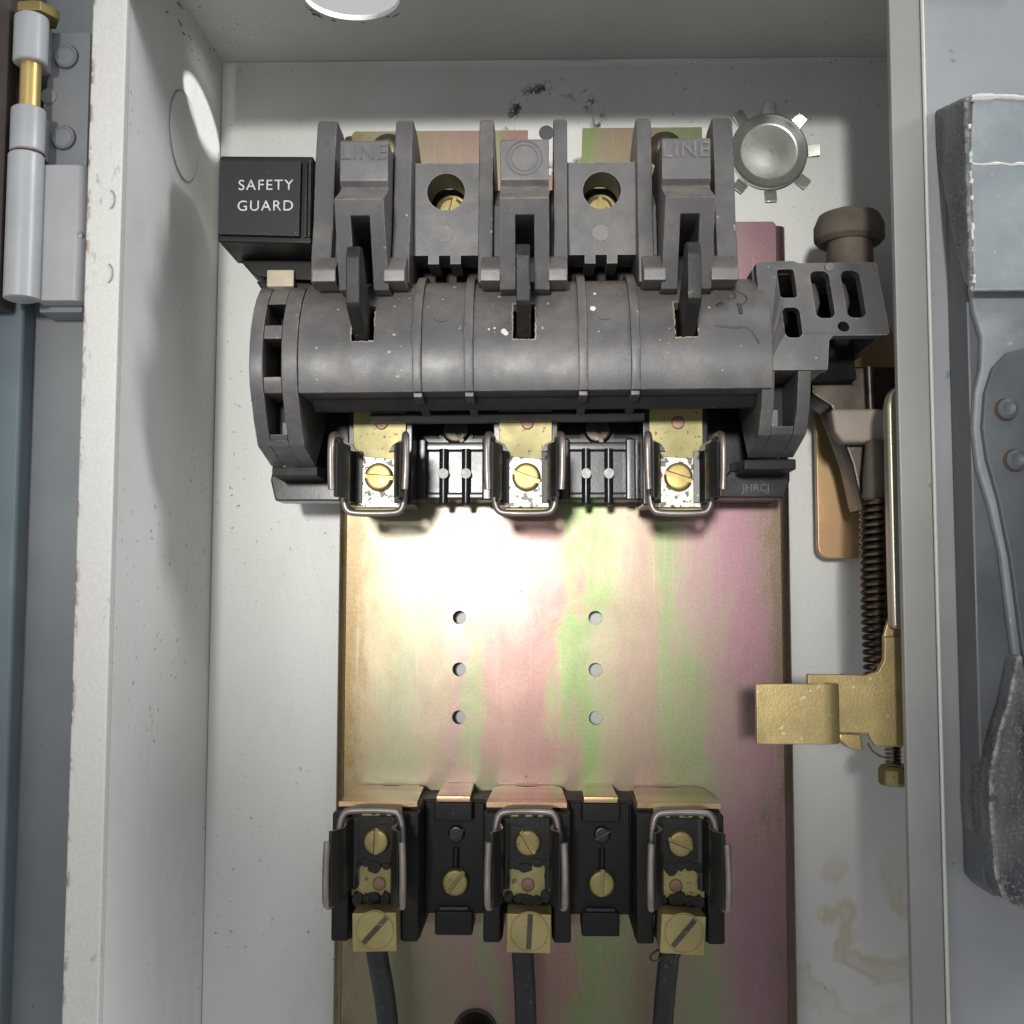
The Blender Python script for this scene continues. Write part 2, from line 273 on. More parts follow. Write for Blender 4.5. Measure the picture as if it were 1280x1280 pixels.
# ------------------------------------------------------------------ mesh helpers
class B:
    """collects shapes (millimetres: x right, h out of the back panel, z up) into one mesh"""
    def __init__(s): s.bm = bmesh.new()
    def _solid(s, loops):
        # loops: list of rings of points, capped at both ends
        rings = [[s.bm.verts.new(V(*p)) for p in ring] for ring in loops]
        n = len(rings[0])
        for a, b in zip(rings, rings[1:]):
            for i in range(n):
                j = (i + 1) % n
                s.bm.faces.new((a[i], a[j], b[j], b[i]))
        s.bm.faces.new(rings[0][::-1]); s.bm.faces.new(rings[-1])
        return s
    def box(s, x0, x1, h0, h1, z0, z1):
        return s._solid([[(x0, h, z0), (x1, h, z0), (x1, h, z1), (x0, h, z1)] for h in (h0, h1)])
    def px(s, prof, x0, x1):      # profile (h,z) extruded along x
        return s._solid([[(x, h, z) for h, z in prof] for x in (x0, x1)])
    def ph(s, prof, h0, h1, holes=()):     # outline (x,z) extruded along h, with holes
        if not holes:
            return s._solid([[(x, h, z) for x, z in prof] for h in (h0, h1)])
        loops = [list(prof)] + [list(q) for q in holes]
        flat = [p for lp in loops for p in lp]
        tris = tessellate_polygon([[Vector((x, z, 0)) for x, z in lp] for lp in loops])
        va = [s.bm.verts.new(V(x, h0, z)) for x, z in flat]
        vb = [s.bm.verts.new(V(x, h1, z)) for x, z in flat]
        for t in tris:
            try:
                s.bm.faces.new([va[i] for i in t]); s.bm.faces.new([vb[i] for i in t][::-1])
            except ValueError: pass
        k = 0
        for lp in loops:
            n = len(lp)
            for i in range(n):
                j = (i + 1) % n
                s.bm.faces.new((va[k + i], va[k + j], vb[k + j], vb[k + i]))
            k += n
        return s
    def pz(s, prof, z0, z1):      # profile (x,h) extruded along z
        return s._solid([[(x, h, z) for x, h in prof] for z in (z0, z1)])
    def cyl(s, x, z, r, h0, h1, n=24, r1=None):
        r1 = r if r1 is None else r1
        return s._solid([[(x + q * math.cos(2 * math.pi * i / n), h, z + q * math.sin(2 * math.pi * i / n)) for i in range(n)] for h, q in ((h0, r), (h1, r1))])
    def lathe(s, x, z, prof, n=28):     # prof (r,h) about the outward axis, closed at the ends
        rings = [[(x + r * math.cos(2 * math.pi * i / n), h, z + r * math.sin(2 * math.pi * i / n)) for i in range(n)] for r, h in prof]
        return s._solid(rings)
    def vcyl(s, x, h, prof, n=24):      # prof (r,z) about the vertical axis
        return s._solid([[(x + r * math.cos(2 * math.pi * i / n), h + r * math.sin(2 * math.pi * i / n), z) for i in range(n)] for r, z in prof])
    def tube(s, pts, r, n=10, smooth=0):
        P = [Vector(p) for p in pts]
        for _ in range(smooth):
            Q = [P[0]]
            for a, b in zip(P, P[1:]): Q += [a * .75 + b * .25, a * .25 + b * .75]
            Q.append(P[-1]); P = Q
        rings = []; prev = None
        for i, p in enumerate(P):
            d = ((P[min(i + 1, len(P) - 1)]) - (P[max(i - 1, 0)])).normalized()
            if prev is None:
                a = d.orthogonal().normalized()
            else:
                a = (prev - d * prev.dot(d)).normalized()
            prev = a; b = d.cross(a)
            rr = r[i * len(r) // len(P)] if isinstance(r, (list, tuple)) else r
            rings.append([tuple(p + (a * math.cos(2 * math.pi * k / n) + b * math.sin(2 * math.pi * k / n)) * rr) for k in range(n)])
        return s._solid(rings)
    def sheet(s, path, th, z0, z1):     # bent sheet: path in (x,h), thickness th, extruded along z
        L, Rr = [], []
        for i, p in enumerate(path):
            a = Vector(path[max(i - 1, 0)]); b = Vector(path[min(i + 1, len(path) - 1)])
            d = (b - a).normalized(); nn = Vector((-d.y, d.x)) * th / 2
            L.append(tuple(Vector(p) + nn)); Rr.append(tuple(Vector(p) - nn))
        return s.pz(L + Rr[::-1], z0, z1)
    def shear(s, f):
        for v in s.bm.verts:
            x, h, z = v.co.x / S, -v.co.y / S, v.co.z / S
            v.co = V(*f(x, h, z))
        return s
    def mesh(s, name, bevel=0.3, seg=2, ang=32):
        bm = s.bm
        bmesh.ops.remove_doubles(bm, verts=bm.verts, dist=1e-7)
        bmesh.ops.recalc_face_normals(bm, faces=bm.faces)
        if bevel:
            es = [e for e in bm.edges if len(e.link_faces) == 2 and e.calc_face_angle(0) > math.radians(ang)]
            if es: bmesh.ops.bevel(bm, geom=es, offset=bevel * S, offset_type='OFFSET', segments=seg, profile=0.5, affect='EDGES', clamp_overlap=True)
        for f in bm.faces: f.smooth = True
        for e in bm.edges:
            if len(e.link_faces) == 2 and e.calc_face_angle(0) > math.radians(38): e.smooth = False
        me = bpy.data.meshes.new(name); bm.to_mesh(me); bm.free()
        return me

WLOC = {}
def thing(name, label, cat, at=(0, 0, 0), group=None):
    o = bpy.data.objects.new(name, None); col.objects.link(o)
    o.empty_display_size = 0.01
    o.location = V(*at); WLOC[o] = o.location.copy()
    o['label'] = label; o['category'] = cat
    if group: o['group'] = group
    return o
def put(name, me, mat, parent=None, at=(0, 0, 0), label=None):
    """place a mesh (authored about its own origin in mm space) at world offset `at`"""
    o = bpy.data.objects.new(name, me); col.objects.link(o)
    if not me.materials: me.materials.append(M[mat])
    W = V(*at); WLOC[o] = W
    if parent is not None:
        o.parent = parent; o.location = W - WLOC[parent]
    else: o.location = W
    if label: o['label'] = label
    wn = o.modifiers.new("flat_faces", 'WEIGHTED_NORMAL'); wn.mode = 'FACE_AREA'; wn.weight = 80; wn.keep_sharp = True
    return o
def part(name, b, mat, parent, bevel=0.3, label=None, at=None, **kw):
    """one part; its origin goes to the middle of its own shape"""
    me = b.mesh(name, bevel, **kw)
    if at is None:
        lo = Vector((min(v.co[i] for v in me.vertices) for i in range(3))); hi = Vector((max(v.co[i] for v in me.vertices) for i in range(3)))
        c = (lo + hi) / 2
        me.transform(Matrix.Translation(-c)); at = (c.x / S, -c.y / S, c.z / S)
    return put(name, me, mat, parent, at, label)

def text_mesh(txt, size, depth, align='CENTER', spacing=1.0):
    cu = bpy.data.curves.new("lettering", 'FONT'); cu.body = txt; cu.size = size * S; cu.extrude = depth * S / 2
    cu.align_x = align; cu.align_y = 'CENTER'; cu.space_character = spacing
    tmp = bpy.data.objects.new("tmp", cu); col.objects.link(tmp)
    dg = bpy.context.evaluated_depsgraph_get(); dg.update()
    me = bpy.data.meshes.new_from_object(tmp.evaluated_get(dg))
    bpy.data.objects.remove(tmp); bpy.data.curves.remove(cu)
    me.transform(Matrix.Rotation(math.pi / 2, 4, 'X'))
    me.materials.clear()
    return me
def circ(x, z, r, n=24): return [(x + r * math.cos(2 * math.pi * i / n), z + r * math.sin(2 * math.pi * i / n)) for i in range(n)]
def rrect(x0, x1, z0, z1, r, n=5):
    out = []
    for cx, cz, a in ((x1 - r, z0 + r, -90), (x1 - r, z1 - r, 0), (x0 + r, z1 - r, 90), (x0 + r, z0 + r, 180)):
        for k in range(n + 1):
            t = math.radians(a + 90 * k / n); out.append((cx + r * math.cos(t), cz + r * math.sin(t)))
    return out
def screw_mesh(r, hh, slot_deg, dome=0.25, sw=None):
    """slotted round screw head about the origin, base at h=0"""
    b = B(); sw = sw or r * 0.16
    n = 28; base = []
    a = math.radians(slot_deg); ca, sa = math.cos(a), math.sin(a)
    for sgn in (1, -1):   # two half heads, the slot between them
        half = []
        t0 = math.asin(sw / r)
        for k in range(15):
            t = t0 + (math.pi - 2 * t0) * k / 14
            half.append((r * math.cos(t), sgn * r * math.sin(t)))
        rings = []
        for q, h in ((1.0, hh * 0.25), (1.0, hh * 0.7), (0.9, hh * 0.92), (0.72, hh)):
            rings.append([((x * q) * ca - max(abs(z) * q, sw) * sgn * sa, h, (x * q) * sa + max(abs(z) * q, sw) * sgn * ca) for x, z in half])
        b._solid(rings)
    b.cyl(0, 0, r * 0.99, 0, hh * 0.45, 28)
    return b.mesh("screw_head", 0)

# ================================================================== CABINET
XL, ZT, HF = -115.2, 196.0, 92.0
cab = thing("cabinet", "pale grey steel switch cabinet with open front, knockouts and folded front edges", "cabinet", (0, 0, -160))
part("back_panel", B().box(XL + 0.3, 135, -2, 0, -175, ZT - 0.3), 'paint', cab, 0)
part("side_wall", B().pz([(XL, -2), (XL, 0), (-117.0, HF - 3.6), (-119, HF - 3.6), (XL - 1.8, -2)], -175, ZT - 0.4), 'paint', cab, 0)
XW = lambda h: XL - 1.8 * max(h, 0) / (HF - 3.6)
part("side_wall", B().box(133, 135, 0.2, HF - 4, -175, ZT - 0.4), 'paint', cab, 0)
tw = B()
def flat_plate_z(b, outline, holes, z0, z1):     # outline (x,h) extruded along z, with holes
    q = B(); q.ph(outline, z0, z1, holes)
    for f in q.bm.faces: pass
    for v in q.bm.verts:
        x, hh, zz = v.co.x, -v.co.y, v.co.z      # here hh carries z, zz carries h
        v.co = Vector((x, -zz, hh))
    return q
tw = flat_plate_z(tw, [(XL - 1.8, -2), (135, -2), (135, HF), (XL - 1.8, HF)], [circ(-61, 45, 15.5, 40)], ZT, ZT + 1.8)
part("top_wall", tw, 'paint', cab, 0)
part("top_shade_flange", B().box(-116, 132, HF - 2, HF, 173, ZT - 0.2), 'paint', cab, 0.3)  # unseen flange added; its depth sets the shadow across the panel top
part("front_lip", B().px([(HF - 3.5, -175), (HF, -175), (HF, 215), (HF - 3.5, 215)], -126.8, -117.0), 'lip', cab, 0.6, seg=3, label="grainy off-white front edge with rust along its rim")
for z in (113, 92):
    b = B(); 
    pts = [(-120.2 + 1.4 * math.cos(t), HF + 0.05, z + 2.6 * math.sin(t)) for t in [math.radians(-80 + 16 * k) for k in range(11)]]
    part("pressed_mark", b.tube(pts, 0.3, 6), 'flange', cab, 0)
part("front_flange", B().box(96.8, 105.4, HF - 3, HF, -175, 215), 'flange', cab, 0.5, label="flat grey inward edge beside the handle side")
part("flange_bead", B().px([(HF - 4, -175), (HF + 0.5, -175), (HF + 0.5, 215), (HF - 4, 215)], 105.5, 106.5), 'lip', cab, 0.6, seg=3)
part("handle_panel", B().box(106.6, 190, HF - 5, HF - 3, -175, 215), 'panel', cab, 0.2, label="light blue-grey panel behind the operating handle")
# knockouts: pressed discs with a cut line round them
def knock_ring(b, x, z, r, h0=0.0): 
    return b.ph(circ(x, z, r, 44), h0, h0 + 0.35, [circ(x, z, r - 0.5, 44)])
part("knockout", B().cyl(4.9, 170.0, 14.6, 0.05, 0.55, 44, 14.3), 'paint', cab, 0.15)
part("hole_shade_disc", B().cyl(2.0, 168.4, 2.7, 0.6, 0.75, 20), 'lettering_dark', cab, 0)  # dark disc painted in for the shade of the hole
def wall_disc(r, z, h, t=0.45):
    n = 44
    return B()._solid([[(XW(h + r * math.cos(2 * math.pi * i / n)) + tt, h + r * math.cos(2 * math.pi * i / n), z + r * math.sin(2 * math.pi * i / n)) for i in range(n)] for tt in (0.03, t)])
part("knockout", wall_disc(13.9, 152, 40), 'paint', cab, 0.15)
rr = B(); 
rr.tube([(XW(40 + 14.4 * math.cos(t)) + 0.1, 40 + 14.4 * math.cos(t), 152 + 14.4 * math.sin(t)) for t in [math.radians(k * 8) for k in range(46)]], 0.22, 6)
part("cut_line", rr, 'flange', cab, 0)
for x in (4, 66):
    n = 44
    part("knockout", B()._solid([[(x + 15 * math.cos(2 * math.pi * i / n), 45 + 15 * math.sin(2 * math.pi * i / n), ZT - tt) for i in range(n)] for tt in (0.03, 0.5)]), 'paint', cab, 0.15)
# scrapes near the upper corner and round the open knockout
for k in range(14):
    a = math.radians(random.choice([random.uniform(195, 245), random.uniform(270, 330)])); r = random.uniform(16.6, 18.2)
    x, h = -61 + r * math.cos(a), 45 + r * math.sin(a)
    part("scrape", B().tube([(x, h, ZT - 0.02), (x + random.uniform(0.8, 2.4) * -math.sin(a), h + random.uniform(.8, 2.4) * math.cos(a), ZT - 0.02)], random.uniform(.12, .3), 5), 'marker', cab, 0)
for k in range(12):
    h = random.uniform(10, 75); z = ZT - random.choice([0.8, 1.2, 6, 9]) - random.uniform(0, 3)
    part("scrape", B().tube([(XW(h) + 0.03, h, z), (XW(h) - 0.02, h + random.uniform(1, 5), z + random.uniform(-.6, .6))], random.uniform(.1, .28), 5), 'marker', cab, 0)

# ================================================================== MOUNTING PLATE
mp = thing("mounting_plate", "iridescent gold-green zinc mounting plate with two rows of three holes", "metal plate", (8, 0, -150))
outl = [(-66, -160), (81, -160), (81, 131.5), (80, 132.5), (56, 132.5), (56, 166), (15.5, 166), (14.5, 163), (14.0, 153), (10, 148), (-1, 148), (-4.5, 152), (-4.5, 165.5), (-66, 165.5), (-67, 164)]
outl = [(-66, -160), (81, -160), (81, 131.5), (80, 132.5), (56.0, 132.5), (56.0, 166.2), (14.5, 166.2), (14.2, 156), (10.5, 149.5), (-1, 149.5), (-4.5, 153), (-4.5, 165.6), (-65, 165.6), (-66, 164.6)]
holes = [circ(x, z, 2.35, 20) for x in (-27.5, 18.4) for z in (-3.8, -21.2, -37.2)]
part("face", B().ph(outl, 8, 10, holes), 'zinc', mp, 0)
b = B(); path = [(81.05, 9.0)] + [(81.05 + 2.6 * math.sin(t), 6.4 + 2.6 * math.cos(t)) for t in [math.radians(10 * k) for k in range(1, 10)]] + [(83.65, 0.4)]
part("bent_edge", b.sheet(path, 2.0, -160, 131.0), 'zinc', mp, 0)
b = B(); path = [(-66.05, 9.0)] + [(-66.05 - 2.0 * math.sin(t), 7.0 + 2.0 * math.cos(t)) for t in [math.radians(15 * k) for k in range(1, 7)]] + [(-68.05, 0.4)]
part("bent_edge", b.sheet(path, 2.0, -160, 164.0), 'zinc', mp, 0)
for x, z in ((-53, 158), (43, 158)):   # raised fixing bosses at the top tabs
    part("boss", B().lathe(x, z, [(6.5, 10.0), (6.0, 12.0), (4.0, 14.5), (2.0, 15.2)], 24), 'zinc', mp, 0)
bolt = thing("dome_bolt", "dark round-headed bolt low on the iridescent plate between two cables", "bolt", (-21.5, 10, -139.5))
part("head", B().lathe(-21.5, -139.5, [(6.4, 10.1), (6.4, 13), (5.4, 16.0), (3.6, 18.0), (1.2, 18.8)], 28), 'dark_steel', bolt, 0)
part("washer", B().cyl(-21.5, -139.5, 7.4, 10.05, 10.9, 32), 'dark_steel', bolt, 0.2)

# ================================================================== LINE TERMINAL BLOCK
PX = (-50.2, -4.4, 41.4)
lb = thing("line_terminal_block", "grey moulded line terminal block with upright barriers, slotted shields and recessed screws", "terminal block", (-5, 10, 92))
part("base", B().box(-65, 55.5, 10.2, 44, 93, 131), 'grey_plastic', lb, 0.6)
fin_x = ((-66.6, -60.6), (-43.2, -37.9), (-18.2, -13.9), (3.7, 7.8), (28.1, 32.6), (50.6, 56.6))
foot_x = ((-65.0, -58.2), (-44.6, -38.5), (-17.2, -11.5), (2.1, 7.5), (28.9, 35.2), (47.9, 55.6))
for (x0, x1), (f0, f1) in zip(fin_x, foot_x):
    b = B()
    b.px([(14, 93), (14, 128), (52, 143.0), (60, 144.8), (69, 144.8), (70.5, 143), (73, 131), (74.5, 112), (77, 101), (77, 93)], x0, x1)
    f = part("barrier", b, 'grey_plastic', lb, 0.7)
    part("foot", B().px([(50, 91.6), (84, 91.6), (84, 95.0), (78.5, 100.0), (74.6, 101.5), (50, 101.5)], f0, f1), 'grey_edge', f, 0.4)
for k, px in enumerate(PX):
    # pad, then a shield leaning out over the contact, slotted for the blade
    x0, x1 = px - 7.1, px + 6.7
    prof_all = [(44.2, 132.8), (83.6, 132.8), (84, 132.0), (84, 120.8), (82.4, 119.2), (84.0, 117.6), (93, 112.6), (44.2, 112.6)]
    u = [(x0 - 0.2, 89.8), (px - 2.75, 89.8), (px - 2.75, 108.4), (px + 2.55, 108.4), (px + 2.55, 89.8), (x1 + 0.2, 89.8), (x1, 112.55), (x0, 112.55)]
    low = B().ph(u, 44.2, 93).shear(lambda x, h, z: (x, h - (112.55 - z) * 0.52 if h > 60 else h, z))
    sh = part("shield", B().px(prof_all, x0, x1), 'grey_plastic', lb, 0.35)
    part("slot_cheek", low, 'grey_plastic', sh, 0.3)
    fl, fr = fin_x[2 * k][1], fin_x[2 * k + 1][0]
    part("side_infill", B().px([(44.1, 93), (73, 93), (70, 118), (58, 127), (44.1, 127)], fl - 0.1, x0 - 0.3), 'grey_plastic', sh, 0.3)
    part("side_infill", B().px([(44.1, 93), (73, 93), (70, 118), (58, 127), (44.1, 127)], x1 + 0.3, fr + 0.1), 'grey_plastic', sh, 0.3)
    part("slot_shade_block", B().box(px - 2.8, px + 2.6, 44.3, 52, 91, 108), 'black_matte', sh, 0)  # black block put in for the shade inside the slot
    if k != 1:
        me = text_mesh("LINE", 6.4, 0.5, spacing=1.08)
        put("lettering", me, 'lettering_dark' if k == 0 else 'grey_plastic', sh, (px - 0.3, 84.1, 129.0))
    else:
        b = B(); b.ph(circ(px - 0.2, 127.2, 5.1, 36), 84.0, 84.25, [circ(px - 0.2, 127.2, 4.8, 36)])
        b.ph(circ(px - 0.2, 127.2, 3.9, 36), 84.0, 84.2, [circ(px - 0.2, 127.2, 3.65, 36)])
        part("round_emblem", b, 'lettering_dark', sh, 0)
for c, x0, x1, zh in ((-28.3, -38.2, -18.0, 123.4), (18.2, 7.6, 28.6, 123.6)):
    o = [(x0, 104), (c - 5.2, 104), (c - 5.2, 101.4), (c - 2.0, 101.4), (c - 2.0, 104), (c + 1.4, 104), (c + 1.4, 101.4), (c + 4.5, 101.4), (c + 4.5, 104), (x1, 104), (x1, 132.2), (x0, 132.2)]
    pn = part("screw_panel", B().ph(o, 54, 67, [circ(c, zh, 5.65, 32)]), 'grey_plastic', lb, 0.35)
    part("ejector_mark", B().cyl(c - 0.4, 110.6, 2.5, 67.0, 67.25, 24), 'grey_edge', pn, 0.08)
    part("gap_shade_slab", B().box(x0, x1, 44.2, 48, 93.5, 131), 'black_matte', pn, 0)  # black slab standing for shade in the gap below the teeth
    sc = put("mounting_screw", screw_mesh(4.2, 2.2, 75 if c < 0 else 88), 'brass_old', lb, (c + 0.2, 48.2, 123.6))
    part("washer", B().cyl(c + 0.2, 123.6, 5.3, 48.05, 48.7, 28), 'brass_old', sc, 0.1)

# ================================================================== SAFETY GUARD
sg = thing("safety_guard", "black square plastic box printed SAFETY GUARD beside the terminal block", "switch guard", (-85, 10, 102))
part("housing", B().ph([(-99.2, 111.5), (-70.2, 110.6), (-70.0, 138.2), (-99.0, 138.6)], 34, 58), 'black_matte', sg, 0.7)
fc = part("face", B().ph([(-98.6, 113.2), (-73.6, 112.4), (-73.4, 136.0), (-98.4, 136.4)], 58.1, 60.0), 'guard_face', sg, 0.35)
part("side_groove", B().box(-72.6, -71.6, 58.05, 59.2, 112.5, 136.5), 'black_plastic', sg, 0.2)
part("side_rib", B().box(-71.2, -70.5, 58.05, 59.0, 112.5, 136.5), 'guard_face', sg, 0.15)
part("lower_body", B().ph([(-97, 111), (-92, 105.8), (-85.5, 104.8), (-73, 104.2), (-73, 111)], 12, 40), 'black_matte', sg, 0.5)
part("foot", B().ph([(-92, 104.6), (-90, 101.6), (-74, 101.0), (-74, 104)], 12, 38), 'black_matte', sg, 0.4)
part("ivory_tab", B().box(-87.6, -78.8, 30, 42.2, 101.6, 107.2), 'ivory', sg, 0.5)
for s_, z_ in (("SAFETY", 128.3), ("GUARD", 121.8)):
    put("lettering", text_mesh(s_, 4.6, 0.12, spacing=1.16), 'white_print', fc, (-84.2, 60.05, z_))

# ================================================================== ROTARY BLADE DRUM
dr = thing("blade_drum", "grey moulded rotor drum with three dark knife blades, rings and windowed end plates", "switch rotor", (-5, 40, 45))
HC, ZC, RC = 55.0, 70.0, 28.2
def arc_h(z, r=RC): 
    q = r * r - (z - ZC) ** 2
    return HC + math.sqrt(max(q, 0.0))
def drum_shell():
    b = B(); bm = b.bm
    xs = [-68.5]
    for px in PX: xs += [px - 3.2, px + 3.1]
    xs += [65.2]
    full = []
    for a, c in zip(xs, xs[1:]):
        n = max(1, int((c - a) / 6)); full += [a + (c - a) * k / n for k in range(n)]
    full.append(xs[-1])
    angs = sorted(set([-19.5, 10.5, 36.0] + [round(-19.5 + k * 30 / 6, 2) for k in range(7)] + [round(10.5 + k * 25.5 / 6, 2) for k in range(7)] + [round(36 + k * 74 / 12, 2) for k in range(13)]))
    def is_slot(xm, am): return any(px - 3.2 < xm < px + 3.1 for px in PX) and 10.5 < am < 36.0
    def mk(r): return [[bm.verts.new(V(x, HC + r * math.cos(math.radians(a)), ZC + r * math.sin(math.radians(a)))) for a in angs] for x in full]
    o, i_ = mk(RC), mk(RC - 3.2)
    nx, na = len(full), len(angs)
    solid = [[not is_slot((full[i] + full[i + 1]) / 2, (angs[j] + angs[j + 1]) / 2) for j in range(na - 1)] for i in range(nx - 1)]
    def S_(i, j): return 0 <= i < nx - 1 and 0 <= j < na - 1 and solid[i][j]
    for i in range(nx - 1):
        for j in range(na - 1):
            if not solid[i][j]: continue
            bm.faces.new((o[i][j], o[i + 1][j], o[i + 1][j + 1], o[i][j + 1]))
            bm.faces.new((i_[i][j], i_[i][j + 1], i_[i + 1][j + 1], i_[i + 1][j]))
            for di, dj, p, q in ((-1, 0, (i, j), (i, j + 1)), (1, 0, (i + 1, j), (i + 1, j + 1)), (0, -1, (i, j), (i + 1, j)), (0, 1, (i, j + 1), (i + 1, j + 1))):
                if not S_(i + di, j + dj):
                    bm.faces.new((o[p[0]][p[1]], o[q[0]][q[1]], i_[q[0]][q[1]], i_[p[0]][p[1]]))
    return b
shell = part("shell", drum_shell(), 'grey_plastic', dr, 0.35, ang=40)
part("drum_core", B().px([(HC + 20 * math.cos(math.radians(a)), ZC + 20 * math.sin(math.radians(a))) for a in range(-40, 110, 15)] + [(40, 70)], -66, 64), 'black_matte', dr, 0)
part("underside", B().px([(80.2, 60.8), (50.5, 60.0), (48, 62), (48, 67), (70, 67), (78.5, 64.0)], -68.4, 64.8), 'grey_plastic', dr, 0.35)
part("lower_strip", B().px([(48, 56.6), (52.2, 56.6), (52.6, 58.6), (50, 59.8), (48, 59.8)], -52.5, 31.8), 'grey_edge', dr, 0.3)
def ring_profile(r0, r1, a0, a1, n=18):
    A = [math.radians(a0 + (a1 - a0) * k / n) for k in range(n + 1)]
    return [(HC + r1 * math.cos(a), ZC + r1 * math.sin(a)) for a in A] + [(HC + r0 * math.cos(a), ZC + r0 * math.sin(a)) for a in A[::-1]]
for x0, x1 in ((-36.0, -33.4), (-21.4, -18.8), (10.8, 13.4), (25.5, 28.1)):
    rg = part("ring", B().px(ring_profile(25.5, 29.9, -19, 96), x0, x1), 'grey_plastic', dr, 0.5)
    part("underside_web", B().px([(81.0, 61.5), (81.0, 59.2), (53.0, 58.0), (53.0, 61.0)], x0 + 0.05, x1 - 0.05), 'grey_plastic', rg, 0.3)
for xx in (-28.0, 18.5):
    t = math.radians(20)
    b = B().cyl(0, 0, 2.3, -0.2, 0.22, 22)
    me = b.mesh("ejector_mark", 0.06)
    o = put("ejector_mark", me, 'grey_plastic', shell, (xx, HC + RC * math.cos(math.radians(27)), ZC + RC * math.sin(math.radians(27))))
    o.rotation_euler = (-math.radians(27), 0, 0)
for k, px in enumerate(PX):
    bl = [(60, 75), (80, 75.3), (84.5, 75.6), (97.5, 80.5), (99.0, 82), (99.5, 94.5), (97.5, 98.0), (93.5, 98.6), (84, 89.5), (70, 82.5), (58, 80)]
    part("blade", B().px(bl, px - 2.1 + 0.2 * k, px + 1.7 + 0.2 * k), 'blade', dr, 0.45, label="dark oxidised copper knife blade swung out of its slot")
for k, px in enumerate(PX):
    a0, a1 = math.radians(10.5), math.radians(36.0)
    def P(x, a): return (x, HC + (RC + 0.02) * math.cos(a), ZC + (RC + 0.02) * math.sin(a))
    sides = [[P(px - 3.3, a1 - (a1 - a0) * i / 14) for i in range(15)], [P(px + 3.2, a1 - (a1 - a0) * i / 14) for i in range(15)], [P(px - 3.3 + 6.5 * i / 8, a0 - 0.004) for i in range(9)]]
    for sd in sides:
        i = 0
        while i < len(sd) - 2:
            n = random.randint(2, 5)
            if random.random() < 0.72:
                seg = [(x + random.uniform(-.12, .12), h, z + random.uniform(-.12, .12)) for x, h, z in sd[i:i + n]]
                if len(seg) > 1: part("residue", B().tube(seg, random.uniform(.14, .30), 6), 'residue', shell, 0)
            i += n - 1
for i in range(46):
    x = random.uniform(-66, 62); a = math.radians(random.uniform(-12, 60)); r = random.choice([.18, .22, .3, .45])
    if any(abs(x - p) < 4 for p in PX): continue
    part("dust_chip", B().lathe(0, 0, [(r, -0.12), (r * 0.9, 0.05), (r * 0.4, 0.1)], 7).shear(lambda q, h, c, x=x, z=ZC + RC * math.sin(a): (x + q * random.uniform(.7, 1.6), h + arc_h(z + c), z + c)), 'residue', shell, 0)
# end plates
EP = [(54, 42.9), (72, 46.8), (77.0, 53), (81.0, 60.0)] + [(HC + 28.5 * math.cos(math.radians(a)), ZC + 28.5 * math.sin(math.radians(a))) for a in (-14, -6, 2, 10, 18, 26, 34, 42, 50, 58)] + [(50, 97.5), (36, 97.5), (36, 58)]
def hfront(z):
    pts = EP[1:14]
    for (h0, z0), (h1, z1) in zip(pts, pts[1:]):
        if z0 <= z <= z1: return h0 + (h1 - h0) * (z - z0) / (z1 - z0)
    return pts[-1][0]
def strip(z0, z1, d=9, inset=0.4):
    n = 4; zs = [z0 + (z1 - z0) * k / n for k in range(n + 1)]
    return [(hfront(z) - inset, z) for z in zs] + [(hfront(z) - d, z) for z in zs[::-1]]
e = part("end_web", B().px(EP, -82.3, -78.4), 'grey_plastic', dr, 0.5)
e2 = part("end_web", B().px(EP, -73.2, -68.6), 'grey_plastic', dr, 0.5)
for z0, z1 in ((48.55, 50.0), (60.8, 65.2), (76.2, 80.4), (87.4, 93.6)):
    part("end_bar", B().px(strip(z0, z1, 16, 0.25), -78.35, -73.25), 'grey_plastic', e, 0.3)
part("end_shade_slab", B().box(-78.35, -73.25, 40, 62, 46, 94), 'black_matte', e, 0)  # black slab gives the end windows their dark shade
part("end_floor", B().px([(54.2, 43.1), (71.8, 47.0), (73.0, 48.5), (60, 48.5), (54.2, 48.5)], -78.35, -73.25), 'grey_plastic', e, 0)
part("end_step", B().box(-75.4, -73.3, 60, 70.5, 49.9, 54), 'grey_edge', e2, 0.2)
# right end: leg with window, then the operator hub
LEG = [(54, 44.2), (72, 48.6), (78, 56), (81, 66.5), (50, 66.5), (40, 60)]
g1 = part("end_web", B().px(LEG, 62.6, 66.2), 'grey_plastic', dr, 0.5)
g2 = part("end_web", B().px(LEG, 72.6, 76.4), 'grey_plastic', dr, 0.5)
part("end_bar", B().px([(54.2, 44.4), (71.8, 48.8), (73.6, 51.0), (64, 51.0), (54.2, 51)], 66.25, 72.55), 'grey_plastic', g1, 0.3)
part("end_shade_slab", B().box(66.25, 72.55, 45, 58, 46, 66), 'black_matte', g1, 0)  # black slab as shade behind the leg window
part("end_step", B().box(66.3, 68.4, 58.05, 72, 51.2, 56), 'grey_edge', g1, 0.2)
part("leg_foot", B().px([(18, 46.5), (54.5, 43.0), (54.5, 40.0), (18, 40.0)], -82.0, -68.0), 'black_matte', dr, 0.4)
part("leg_foot", B().px([(18, 46.5), (54.5, 43.8), (54.5, 40.6), (18, 40.6)], 61.4, 77.0), 'black_matte', dr, 0.4)
hub_o = [(63.2, 99.2), (66, 100.0), (74, 100.0), (76, 99.2), (97.6, 99.2), (98.2, 98), (98.2, 76.0), (97.4, 75.2), (82.4, 75.2), (81.2, 73.8), (80.6, 65.6), (63.4, 65.6)]
hub_holes = [rrect(69.0, 73.9, 87.6, 97.2, 1.0), rrect(69.0, 73.9, 74.8, 84.4, 1.6), rrect(78.4, 83.8, 80.8, 96.4, 1.9), rrect(87.2, 92.6, 80.8, 96.4, 1.9), circ(85.6, 78.0, 1.7, 16)]
hb = B().ph(hub_o, 77.5, 82.0, hub_holes)
